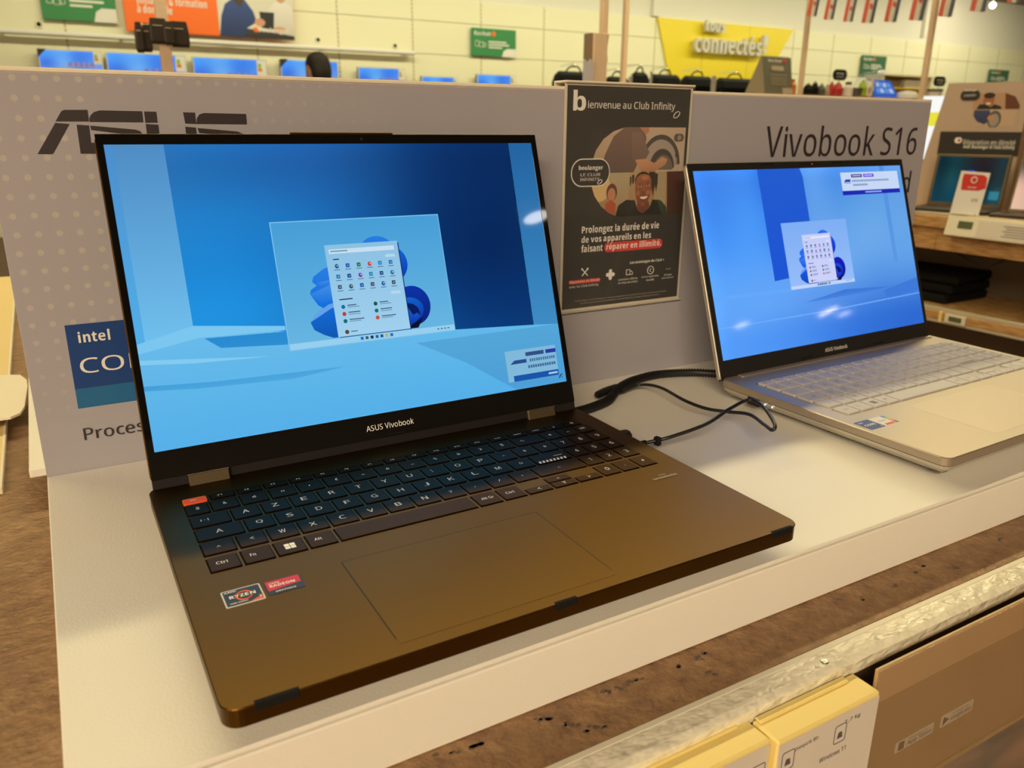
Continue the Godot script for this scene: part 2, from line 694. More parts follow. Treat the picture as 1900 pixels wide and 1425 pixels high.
	mat("silver_tray", lin(0.46, 0.425, 0.385), 0.5)
	mat("silver_pad", lin(0.42, 0.352, 0.278), 0.37, 0.55)
	mat("grey_legend", lin(0.20, 0.19, 0.19), 0.6)
	glow("led_white", Color(1, 1, 1), 3.0)
	mat("rubber", lin(0.012, 0.012, 0.012), 0.7, 0.0, 0.2)
	mat("cable_black", lin(0.010, 0.010, 0.010), 0.42)
	# signs and goods
	mat("poster_black", lin(0.028, 0.026, 0.025), 0.4)
	var ac := mat("acrylic", Color(1, 1, 1, 0.012), 0.05, 0.0, 0.30)
	ac.transparency = BaseMaterial3D.TRANSPARENCY_ALPHA
	var ab := mat("acrylic_blue", Color(0.75, 0.85, 1.0, 0.25), 0.08)
	ab.transparency = BaseMaterial3D.TRANSPARENCY_ALPHA
	mat("acrylic_edge", lin(0.60, 0.55, 0.45), 0.3)
	mat("red_pill", lin(0.60, 0.035, 0.03), 0.5)
	mat("green_sign", lin(0.035, 0.24, 0.08), 0.5)
	mat("dark_green_sign", lin(0.02, 0.12, 0.05), 0.5)
	mat("orange_sign", lin(0.90, 0.16, 0.015), 0.5)
	mat("yellow_sign", lin(0.82, 0.66, 0.03), 0.5)
	mat("sign_letter", lin(0.62, 0.60, 0.56), 0.4)
	mat("pole_wood", lin(0.80, 0.60, 0.42), 0.6)
	mat("carton", lin(0.26, 0.18, 0.12), 0.7)
	mat("pack_dark", lin(0.030, 0.022, 0.016), 0.4)
	mat("bag_black", lin(0.007, 0.007, 0.006), 0.6, 0.0, 0.25)
	mat("paper_white", lin(0.78, 0.76, 0.74), 0.7)
	mat("paper_lilac", lin(0.62, 0.60, 0.68), 0.7)
	mat("strap_red", lin(0.70, 0.05, 0.02), 0.5)
	mat("grey_board", lin(0.13, 0.125, 0.09), 0.6)
	mat("taupe_board", lin(0.42, 0.36, 0.26), 0.6)
	mat("flag_red", lin(0.85, 0.09, 0.04), 0.7)
	mat("flag_white", lin(0.85, 0.80, 0.72), 0.7)
	mat("flag_blue", lin(0.02, 0.035, 0.12), 0.7)
	for q in ["flag_red", "flag_white", "flag_blue"]:
		M[q].backlight_enabled = true
		M[q].backlight = Color(0.8, 0.8, 0.8)
	mat("goods_red", lin(0.50, 0.03, 0.04), 0.5)
	mat("goods_green", lin(0.35, 0.52, 0.02), 0.5)
	mat("goods_orange", lin(0.70, 0.20, 0.01), 0.4)
	mat("goods_blue", lin(0.05, 0.18, 0.55), 0.4)
	mat("goods_grey", lin(0.10, 0.10, 0.10), 0.5)
	mat("skin", lin(0.42, 0.24, 0.16), 0.6)
	mat("hair", lin(0.012, 0.009, 0.008), 0.6)
	mat("jacket", lin(0.03, 0.035, 0.06), 0.8)
	# side counter
	var sw := mat("shelf_wood", lin(0.64, 0.53, 0.40), 0.45)
	sw.albedo_texture = noise_tex(41, 0.02, [[0.0, rgb(170, 130, 85)], [0.5, rgb(225, 190, 140)], [1.0, rgb(250, 230, 190)]], 4, 512)
	sw.uv1_triplanar = true
	sw.uv1_scale = Vector3(3, 14, 1.2)
	mat("shelf_metal", lin(0.75, 0.68, 0.52), 0.25, 0.4)
	mat("taupe_print", lin(0.45, 0.34, 0.27), 0.6)
	mat("dark_base", lin(0.03, 0.022, 0.02), 0.5)
	mat("cavity_board", lin(0.16, 0.115, 0.07), 0.7)
	mat("wire_dark", lin(0.01, 0.01, 0.01), 0.5)
	mat("lcd_green", lin(0.10, 0.12, 0.06), 0.3)
	glow("glow_white", lin(1.0, 1.0, 0.95), 0.95)  # glow stands for the bright look of the board beside the stand
	glow("glow_yellow", lin(0.9, 0.82, 0.05), 0.9)


func room() -> void:
	var b := bx(Vector3(-5.2, FLOOR_Y - 0.2, WALL_Z - 0.4), Vector3(19.2, FLOOR_Y, 9.2))
	shell(b, "floor", "floor_board")
	shell(bx(Vector3(-5.2, CEIL_Y, WALL_Z - 0.4), Vector3(19.2, CEIL_Y + 0.2, 9.2)), "ceiling", "ceiling_paint")
	shell(bx(Vector3(-5.2, FLOOR_Y, -5), Vector3(-5, CEIL_Y, 9)), "wall_west", "plain_wall")
	shell(bx(Vector3(-5.2, FLOOR_Y, WALL_Z), Vector3(-5, CEIL_Y, -5)), "wall_west_end", "plain_wall")
	shell(bx(Vector3(19, FLOOR_Y, WALL_Z), Vector3(19.2, CEIL_Y, 9)), "wall_east", "plain_wall")
	shell(bx(Vector3(-5, FLOOR_Y, 9), Vector3(19, CEIL_Y, 9.2)), "wall_south", "plain_wall")


# ---------------------------------------------------------------- white display stand
func stand() -> void:
	var x0 := 0.0432
	var x1 := 1.094
	var H := 0.3035
	var D := 0.3745
	var lip := 0.0416
	var t := thing("display_stand", "white two-sided display stand with a printed back panel carrying both laptops", "stand", Vector3(x0, -lip, 0))
	var L := x1 - x0
	var b := MB.new()
	b.box(Vector3(0, lip - 0.003, 0), Vector3(L, lip, D - 0.0006), 0.0008)
	part(b, "top_plate", "stand_white", t)
	part(bx(Vector3(0.004, lip - 0.0040, 0.0), Vector3(L - 0.004, lip - 0.003, D - 0.021)), "spacer", "stand_white", t)
	part(bx(Vector3(0, 0, D - 0.018), Vector3(L, lip - 0.0040, D), 0.0008), "front_lip", "stand_white", t)
	part(bx(Vector3(0, 0, 0), Vector3(0.012, lip - 0.0040, D - 0.018), 0.0006), "side_wall", "stand_white", t)
	part(bx(Vector3(L - 0.012, 0, 0), Vector3(L, lip - 0.0040, D - 0.018), 0.0006), "side_wall", "stand_white", t)
	var p := part(bx(Vector3(0, 0, -0.014), Vector3(L, lip + H - 0.0035, 0.0), 0.0004), "back_panel", "panel_print", t)
	part(bx(Vector3(0, lip + H - 0.0035, -0.0145), Vector3(L, lip + H + 0.0002, 0.0006), 0.001), "edge_trim", "edge_white", p)
	# printed dots, fading out towards the middle of the panel
	var dots := Print.new(2048, 1300, lin(0.365, 0.350, 0.395))
	var pw := 0.4
	var ph := pw * 1300.0 / 2048.0
	var py0 := 0.045
	for r in 20:
		for c in 24:
			var dx := 0.0658 + 0.0136 * (c - 1) - 0.0006 * (r % 2)
			var dy := 0.2965 - 0.01345 * r
			var fade := clampf(1.25 - (dx - 0.05) / 0.24, 0.0, 1.0) * clampf((dy - 0.03) / 0.1, 0.25, 1.0)
			if dx > 0.115 and dy > 0.235 and dy < 0.285 and dx < 0.225:
				continue
			if fade > 0.05:
				dots.oval((dx - 0.0447) / pw, 1.0 - (dy - py0) / ph, 0.0022 / pw * (0.75 + 0.25 * fade), 0.0022 / ph * (0.75 + 0.25 * fade), lin(0.365, 0.350, 0.395).lerp(lin(0.455, 0.425, 0.405), fade))
	var q := MB.new()
	q.pic(Vector3(0.0015, lip + py0, 0.0003), Vector3(0.0015 + pw, lip + py0, 0.0003), Vector3(0.0015 + pw, lip + py0 + ph, 0.0003), Vector3(0.0015, lip + py0 + ph, 0.0003), Vector3.BACK)
	part(q, "dot_print", picture("dots", dots.tex(2048, 1300), 0.6), p)
	# the maker's letters, cut by a horizontal slit
	var logo := [
		[.0882,.2677,.0928,.2746,.0947,.2756,.1096,.2758,.1095,.2679], [.0879,.2667,.0966,.2660,.0832,.2453,.0737,.2454],
		[.1013,.2656,.1091,.2650,.1089,.2529,.1108,.2530,.1108,.2453,.1011,.2454], [.1100,.2676,.1101,.2698,.1113,.2722,.1138,.2744,.1177,.2756,.1460,.2754,.1459,.2676],
		[.1100,.2650,.1399,.2623,.1429,.2613,.1447,.2589,.1447,.25,.143,.2456,.111,.2456,.111,.253,.136,.253,.136,.2585,.1103,.2620],
		[.1475,.2753,.1558,.2752,.1559,.2675,.1474,.2674], [.1475,.2664,.1561,.2660,.1562,.2535,.1755,.2535,.1753,.2646,.1829,.2640,.1832,.2456,.1476,.2456],
		[.1749,.2751,.1834,.2750,.1835,.2668,.1756,.2670], [.1836,.2668,.1845,.2710,.1866,.2737,.1901,.2748,.2217,.2745,.2217,.2667],
		[.1842,.2637,.2140,.2612,.2180,.2595,.2200,.2575,.2200,.2490,.218,.2456,.1850,.2456,.1850,.253,.212,.253,.212,.258,.1850,.2600]]
	for g in logo:
		var s := MB.new()
		var pts := pv(g)
		s.loft(pts, [[0.0, 0.0003], [0.0, 0.0007]], Transform3D(Basis(), Vector3(-x0, lip, 0.0)), false)
		part(s, "logo_letter", "ink_brown", p)
	var at := func(x: float, y: float) -> Transform3D: return Transform3D(Basis(), Vector3(x - x0, y + lip, 0.0009))
	part(bx(Vector3(0.0725 - x0, lip + 0.0685, 0.0003), Vector3(0.162 - x0, lip + 0.1196, 0.0007)), "badge_upper", "intel_blue", p)
	part(bx(Vector3(0.0725 - x0, lip + 0.0525, 0.0003), Vector3(0.162 - x0, lip + 0.0685, 0.0007)), "badge_lower", "intel_light", p)
	text("intel", "ink_white", p, 0.0222, 0.0088, at.call(0.0803, 0.1050), true)
	text("CORE", "ink_white", p, 0.060, 0.0122, at.call(0.0785, 0.0803))
	text("Processeur", "ink_brown", p, 0.0745, 0.0101, at.call(0.0733, 0.0256))
	text("Vivobook S16", "ink_brown", p, 0.2755, 0.0352, at.call(0.7985, 0.2352), false, 0.0, "lettering", 0.5)
	text("d", "ink_brown", p, 0.016, 0.028, at.call(1.057, 0.187))


# ---------------------------------------------------------------- laptops
# one keyboard layout, millimetres from the left edge of the deck: [row centre, row height, keys]
func key_rows() -> Array:
	var rows := []
	var r := []
	var f := ["esc", "F1", "F2", "F3", "F4", "F5", "F6", "F7", "F8", "F9", "F10", "F11", "F12", "impr", "inser", "suppr", "|", "o"]
	for i in 18:
		r.append([f[i], 18.0 + 18.06 * i, 18.0 + 18.06 * i + 15.6])
	rows.append([224.6, 8.6, r])
	r = [["²", 18.0, 32.0]]
	var s := ["&", "é", "\"", "'", "(", "-", "è", "_", "ç", "à", ")", "="]
	for i in 12:
		r.append([s[i], 42.4 + 19.42 * i - 8.5, 42.4 + 19.42 * i + 8.5])
	r.append(["<-", 267.0, 292.3]); r.append(["*", 294.5, 308.8]); r.append(["-", 311.2, 325.6]); r.append(["num", 328.2, 342.8])
	rows.append([210.0, 16.4, r])
	r = [["|-|", 18.0, 41.4]]
	s = ["A", "Z", "E", "R", "T", "Y", "U", "I", "O", "P", "^", "$", "*"]
	for i in 13:
		r.append([s[i], 52.1 + 19.42 * i - 8.5, 52.1 + 19.42 * i + (8.5 if i < 12 else 7.2)])
	r.append(["7", 294.5, 308.8]); r.append(["8", 311.2, 325.6]); r.append(["9", 328.2, 342.8])
	rows.append([190.6, 16.8, r])
	r = [["A", 18.0, 45.6]]
	s = ["Q", "S", "D", "F", "G", "H", "J", "K", "L", "M", "ù"]
	for i in 11:
		r.append([s[i], 56.6 + 19.42 * i - 8.5, 56.6 + 19.42 * i + 8.5])
	r.append(["enter", 261.8, 292.3])
	r.append(["4", 294.5, 308.8]); r.append(["5", 311.2, 325.6]); r.append(["6", 328.2, 342.8])
	rows.append([171.2, 16.8, r])
	r = [["^", 18.0, 36.6], ["<", 39.0, 55.2]]
	s = ["W", "X", "C", "V", "B", "N", "?", ";", "/", "!"]
	for i in 10:
		r.append([s[i], 66.1 + 19.42 * i - 8.5, 66.1 + 19.42 * i + 8.5])
	r.append(["^", 252.0, 292.3])
	r.append(["1", 294.5, 308.8]); r.append(["2", 311.2, 325.6]); r.append(["3", 328.2, 342.8])
	rows.append([151.6, 16.8, r])
	r = [["Ctrl", 18.0, 34.9], ["Fn", 37.3, 54.3], ["win", 56.6, 73.5], ["Alt", 75.9, 92.4], ["", 94.8, 188.9], ["Alt Gr", 191.6, 208.5], ["Ctrl", 211.0, 227.6],
		["<", 230.0, 249.0], ["up", 251.2, 270.2], [">", 272.4, 292.0], ["0", 294.5, 308.8], [".", 311.2, 325.6], ["#", 328.2, 342.8]]
	rows.append([130.8, 17.2, r])
	return rows


func key_mesh(w: float, h: float, up: float) -> ArrayMesh:
	var id := "key%.4f,%.4f,%.4f" % [w, h, up]
	if not meshes.has(id):
		var b := MB.new()
		b.loft(rr(-w / 2, -h / 2, w / 2, h / 2, 0.0014, 2), [[0.0, -0.0040], [0.0, up - 0.0003], [0.0004, up]], Transform3D(FLAT, Vector3.ZERO), false)
		meshes[id] = b.done()
	return meshes[id]


# deck local frame: x from the left edge, drawing y (metres) from the front edge backwards, height above the stand
func keyboard(t: Node3D, sx: float, ox: float, oy: float, top: float, key_mat: String, legend_mat: String, esc_mat: String, well_mat: String, deck_mat: String, up: float, gap := 0.0005) -> Array:
	var rows := key_rows()
	var web := MB.new()
	var kx0 := (17.0 * sx + ox) / 1000.0
	var kx1 := (343.9 * sx + ox) / 1000.0
	var lowest := 1e9
	var highest := -1e9
	var edges := []
	for r in rows:
		var y0: float = (r[0] - r[1] / 2 + oy) / 1000.0 - gap
		var y1: float = (r[0] + r[1] / 2 + oy) / 1000.0 + gap
		edges.append([y0, y1])
		lowest = minf(lowest, y0); highest = maxf(highest, y1)
		var prev := kx0
		for k in r[2]:
			var a: float = (k[1] * sx + ox) / 1000.0
			var c: float = (k[2] * sx + ox) / 1000.0
			web.box(Vector3(prev, top - 0.0045, -y1), Vector3(a - gap, top, -y0))
			prev = c + gap
			var wide := c - a
			var h: float = r[1] / 1000.0
			var cy: float = (r[0] + oy) / 1000.0
			var lab: String = k[0]
			var pieces := [[cy, h, lab]]
			if lab == "<" and r[0] < 140 or lab == ">":
				pieces = [[cy - h * 0.26, h * 0.47, lab]]
				web.box(Vector3(a - gap, top - 0.0045, -y1), Vector3(c + gap, top, -(cy)))
			elif lab == "up":
				pieces = [[cy + h * 0.26, h * 0.47, "^"], [cy - h * 0.26, h * 0.47, "v"]]
				web.box(Vector3(a - gap, top - 0.0045, -(cy + 0.0002)), Vector3(c + gap, top, -(cy - 0.0002)))
			for q in pieces:
				var m := key_mat
				if lab == "esc":
					m = esc_mat
				var o := part(key_mesh(wide, q[1], up), "key", m, t, Transform3D(Basis(), Vector3((a + c) / 2, top, -q[0])))
				legend(o, q[2], wide, q[1], up + 0.0001, legend_mat)
		web.box(Vector3(prev, top - 0.0045, -y1), Vector3(kx1, top, -y0))
	for i in rows.size() - 1:
		web.box(Vector3(kx0, top - 0.0045, -edges[i][0]), Vector3(kx1, top, -edges[i + 1][1]))
	part(web, "key_grid", deck_mat, t)
	part(bx(Vector3(kx0, top - 0.0052, -highest), Vector3(kx1, top - 0.0044, -lowest)), "key_well", well_mat, t)
	return [kx0, kx1, lowest, highest]


func legend(o: Node3D, s: String, w: float, h: float, y: float, m: String) -> void:
	var put := func(tx: String, tw: float, th: float, x: float, z: float) -> void:
		text(tx, m, o, tw, th, Transform3D(FLAT, Vector3(x, y, z)), false, 0.0, "legend", 2.0)
	if s == "":
		return
	if s == "win":
		var b := MB.new()
		for i in [-1, 1]:
			for j in [-1, 1]:
				b.loft(rr(i * 0.0017 - 0.0015, j * 0.0017 - 0.0015, i * 0.0017 + 0.0015, j * 0.0017 + 0.0015, 0.0002, 1), [[0.0, 0.0], [0.0, 0.00005]], Transform3D(FLAT, Vector3(0, y, 0)), false)
		part(b, "legend", m, o)
		return
	if s == "enter":
		var b := MB.new()
		for i in 8:
			var x := -w * 0.46 + i * 0.0032
			b.loft(pv([x, -h * 0.47, x + 0.0018, -h * 0.47, x + 0.0027, -h * 0.26, x + 0.0009, -h * 0.26]), [[0.0, 0.0], [0.0, 0.00005]], Transform3D(FLAT, Vector3(0, y, 0)), false)
		part(b, "stripes", m, o)
		b = MB.new()
		b.box(Vector3(w * 0.1, y - 0.00005, -0.0005), Vector3(w * 0.36, y + 0.00002, -0.0001))
		part(b, "legend", m, o)
		return
	if h < 0.01 and s.length() > 1:
		put.call(s, minf(w * 0.5, 0.0014 * s.length()), 0.0020, -w * 0.2, 0.0009)
		return
	if s.length() > 1:
		put.call(s, minf(w * 0.62, 0.0016 * s.length()), 0.0032, -w * 0.25, 0.0012)
	elif s in ["A", "Z", "E", "R", "T", "Y", "U", "I", "O", "P", "Q", "S", "D", "F", "G", "H", "J", "K", "L", "M", "W", "X", "C", "V", "B", "N"]:
		put.call(s, 0.0042 if s != "I" else 0.0006, 0.0048, -0.0022, 0.0020)
	elif s in ["0", "1", "2", "3", "4", "5", "6", "7", "8", "9"]:
		put.call(s, 0.0030 if s != "1" else 0.0014, 0.0048, -0.0010, 0.0018)
	else:
		var sm := s in ["-", "_", "'", ".", ";", "^", "\"", "|", "!"]
		put.call(s, 0.0009 if s in ["'", ".", ";", "|", "!"] else 0.0024, 0.0006 if s in ["-", "_", "."] else (0.0018 if sm else 0.0034), -0.001, 0.0012)


# top sheet of a deck round its keyboard
func deck_top(b: MB, W: float, D: float, kb: Array, r: float, ins: float, y: float) -> void:
	var o := MB.inset(rr(0, 0, W, D, r, 6), ins)
	var fr := PackedVector2Array()
	var bk := PackedVector2Array()
	for q in o:
		if q.y < kb[2]:
			fr.append(q)
		elif q.y > kb[3]:
			bk.append(q)
	# the outline starts at the lower right corner and runs round anticlockwise
	var right_front := PackedVector2Array()
	var left_front := PackedVector2Array()
	for q in fr:
		if q.x > W / 2:
			right_front.append(q)
		else:
			left_front.append(q)
	var f := PackedVector2Array()
	f.append_array(left_front)
	f.append_array(right_front)
	f.append(Vector2(W - ins, kb[2]))
	f.append(Vector2(ins, kb[2]))
	var k := PackedVector2Array([Vector2(ins, kb[3]), Vector2(W - ins, kb[3])])
	k.append_array(bk)
	var xf := Transform3D(FLAT, Vector3.ZERO)
	b.cap(f, y, xf, 1.0)
	b.cap(k, y, xf, 1.0)
	b.cap(pv([ins, kb[2], kb[0], kb[2], kb[0], kb[3], ins, kb[3]]), y, xf, 1.0)
	b.cap(pv([kb[1], kb[2], W - ins, kb[2], W - ins, kb[3], kb[1], kb[3]]), y, xf, 1.0)


func lid_frame(x: float, y: float, z: float, tilt: float) -> Transform3D:
	return Transform3D(Basis(Vector3.RIGHT, -deg_to_rad(tilt)), Vector3(x, y, z))


func bezel(lid: Node3D, u0: float, v0: float, u1: float, v1: float, w: float, h: float, m: String, z: float) -> void:
	var b := MB.new()
	b.box(Vector3(u0, h, z - 0.0008), Vector3(u1, v1, z))
	b.box(Vector3(u0, v0, z - 0.0008), Vector3(u1, 0, z))
	b.box(Vector3(u0, 0, z - 0.0008), Vector3(0, h, z))
	b.box(Vector3(w, 0, z - 0.0008), Vector3(u1, h, z))
	part(b, "bezel", m, lid)


func laptop_olive() -> void:
	var W := 0.3606
	var D := 0.2594
	var top := 0.0230
	var t := thing("laptop", "open olive-grey laptop with keys darkened for shade, orange escape key and a blue screen", "laptop", Vector3(0.106, 0, 0.3765), "", Basis(Vector3.UP, deg_to_rad(0.0213)))
	var xf := Transform3D(FLAT, Vector3.ZERO)
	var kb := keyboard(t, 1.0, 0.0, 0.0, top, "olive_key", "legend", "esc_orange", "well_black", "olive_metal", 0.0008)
	var b := MB.new()
	deck_top(b, W, D, kb, 0.009, 0.0005, top)
	b.loft(rr(0, 0, W, D, 0.009, 6), [[0.0, top - 0.0006], [0.0005, top]], xf, false, false)
	part(b, "deck", "olive_metal", t)
	b = MB.new()
	b.loft(rr(0.0003, 0.0003, W - 0.0003, D - 0.0003, 0.009, 6), [[0.036, 0.0042], [0.014, 0.0070], [0.0030, 0.0108], [0.0, 0.0128], [0.0, top - 0.0006]], xf, true, false)
	part(b, "bottom_case", "olive_metal", t)
	for q in [[0.045, 0.026, 0.065], [W - 0.11, 0.026, 0.065], [0.05, D - 0.03, W - 0.1]]:
		b = MB.new()
		b.loft(rr(q[0], q[1], q[0] + q[2], q[1] + 0.009, 0.004, 3), [[0.0005, 0.0], [0.0, 0.0006], [0.0, 0.0046]], xf)
		part(b, "rubber_foot", "rubber", t)
	# trackpad, proud by a hair inside a dark groove
	part(slab_flat(rr(0.0859, 0.0132, 0.2195, 0.0986, 0.0012, 2), top - 0.001, top + 0.00006), "trackpad_groove", "well_black", t)
	part(slab_flat(rr(0.0865, 0.0090, 0.2189, 0.0980, 0.0010, 2), top - 0.001, top + 0.00012), "trackpad", "olive_pad", t)
	# corner bumpers and the notch at the front edge
	for q in [[0.014, 0.034], [W - 0.026, W - 0.008], [0.172, 0.186]]:
		part(bx(Vector3(q[0], top - 0.004, -0.0024), Vector3(q[1], top + 0.0004, 0.0002), 0.0003), "bumper", "rubber", t)
	# stickers
	var st := part(slab_flat(rr(0.0182, 0.0818, 0.0390, 0.0990, 0.0008, 2), top, top + 0.0002), "sticker", "silver_foil", t)
	st.set_meta("label", "silver-edged black processor sticker")
	part(slab_flat(rr(0.0190, 0.0826, 0.0382, 0.0982, 0.0005, 2), top + 0.0002, top + 0.00025), "sticker_print", "black_print", st)
	var ring := MB.new()
	var arc := []
	for i in 25:
		var a := 0.6 + TAU * 0.86 * i / 24.0
		arc.append(Vector3(0.0292 + cos(a) * 0.0042, top + 0.0002, -(0.0905 + sin(a) * 0.0042)))
	ring.tube(arc, 0.0005, 5)
	part(ring, "sticker_ring", "orange_print", st)
	part(slab_flat(pv([0.031, 0.0826, 0.0382, 0.0826, 0.0382, 0.0866]), top + 0.00025, top + 0.0003), "sticker_corner", "orange_print", st)
	var deck_text := func(s: String, m: String, w: float, h: float, x: float, y: float, par: Node) -> void:
		text(s, m, par, w, h, Transform3D(FLAT, Vector3(x, top + 0.0005, -y)), true, 0.0, "lettering", 2.0)
	deck_text.call("AMD", "legend", 0.0064, 0.0013, 0.0197, 0.0958, st)
	deck_text.call("RYZEN", "legend", 0.0138, 0.0030, 0.0215, 0.0893, st)
	deck_text.call("7", "legend", 0.0012, 0.0022, 0.0362, 0.0842, st)
	deck_text.call("7000 SERIES", "legend", 0.0095, 0.0011, 0.0205, 0.0838, st)
	st = part(slab_flat(rr(0.0411, 0.0832, 0.0610, 0.0980, 0.0006, 2), top, top + 0.0002), "sticker", "black_print", t)
	st.set_meta("label", "red graphics sticker")
	part(slab_flat(pv([0.0417, 0.0873, 0.0600, 0.0900, 0.0604, 0.0974, 0.0417, 0.0974]), top + 0.0002, top + 0.00025), "sticker_print", "red_print", st)
	deck_text.call("AMD", "legend", 0.0060, 0.0012, 0.0430, 0.0938, st)
	deck_text.call("RADEON", "legend", 0.0138, 0.0026, 0.0432, 0.0903, st)
	deck_text.call("GRAPHICS", "legend", 0.0110, 0.0013, 0.0450, 0.0846, st)
	deck_text.call("harman/kardon", "legend_dim", 0.0215, 0.0030, 0.3205, 0.0985, t)
	deck_text.call("SOUND BY", "legend_dim", 0.0065, 0.0012, 0.3280, 0.1030, t)
	# right-hand USB port
	part(bx(Vector3(W - 0.0005, 0.0095, -0.222), Vector3(W + 0.0002, 0.0155, -0.208)), "usb_port", "well_black", t)
	# lid
	var lid := Node3D.new()
	lid.name = "lid"
	t.add_child(lid)
	lid.transform = lid_frame(0.0080, 0.0479, -0.2636, 18.284)
	var sw := 0.3446
	var sh := 0.2154
	var u0 := -0.0046
	var u1 := sw + 0.0050
	var v0 := -0.0193
	var v1 := sh * 1.0335
	b = MB.new()
	b.loft(rr(u0 - 0.0006, v0 - 0.0035, u1 + 0.0006, v1 + 0.0006, 0.006, 6), [[0.003, -0.0075], [0.0, -0.0055], [0.0, -0.0004], [0.0004, 0.0]])
	part(b, "lid_shell", "olive_metal", lid)
	b = MB.new()
	b.loft(rr(sw * 0.378, v1 - 0.004, sw * 0.623, v1 + 0.0022, 0.001, 3), [[0.0008, -0.0075], [0.0, -0.006], [0.0, -0.0006], [0.0006, -0.0001]])
	part(b, "camera_bump", "olive_metal", lid)
	bezel(lid, u0, v0, u1, v1, sw, sh, "bezel_gloss", 0.0008)
	b = MB.new()
	b.lathe([[0.0, 0.0001], [0.0011, 0.0001], [0.0013, 0.0]], 12, Transform3D(Basis(Vector3.RIGHT, PI / 2), Vector3(sw * 0.541, sh + 0.0035, 0.0009)))
	part(b, "camera_eye", "hinge_strip", lid)
	b = MB.new()
	b.pic(Vector3(0, 0, 0.0003), Vector3(sw, 0, 0.0003), Vector3(sw, sh, 0.0003), Vector3(0, sh, 0.0003), Vector3.BACK)
	part(b, "screen", lit_picture("screen_one", screen_one(), 1.0, 0.03), lid)
	area("screen_glow", t.transform * (lid.transform * Vector3(sw / 2, sh / 2, 0.004)), Vector2(sw, sh), 0.0008, rgb(110, 180, 230), t.transform.basis * lid.transform.basis * Basis(Vector3.UP, PI))
	text("ASUS Vivobook", "legend", lid, 0.0402, 0.0046, Transform3D(Basis(), Vector3(sw * 0.4447, -0.0126, 0.001)), false, 0.0, "lettering", 1.0)
	# hinge line and the two hinges
	part(bx(Vector3(u0, -0.0262, -0.004), Vector3(u1, v0, 0.0003), 0.0004), "hinge_strip", "hinge_strip", lid)
	part(bx(Vector3(sw * 0.49, -0.0182, 0.0006), Vector3(sw * 0.535, -0.0172, 0.0012), 0.0002), "rubber_pad", "rubber", lid)
	for q in [0.055, 0.8659]:
		var h := part(bx(Vector3(sw * q, -0.0285, 0.0004), Vector3(sw * q + 0.0276, -0.0196, 0.0042), 0.0006), "hinge", "hinge_metal", lid)
		part(bx(Vector3(sw * q - 0.0006, -0.0199, 0.0008), Vector3(sw * q + 0.0276, -0.0192, 0.0046), 0.0001), "hinge_edge", "chrome", h)


func slab_flat(p: PackedVector2Array, y0: float, y1: float) -> MB:
	var b := MB.new()
	b.loft(p, [[0.0, y0], [0.0, y1]], Transform3D(FLAT, Vector3.ZERO))
	return b


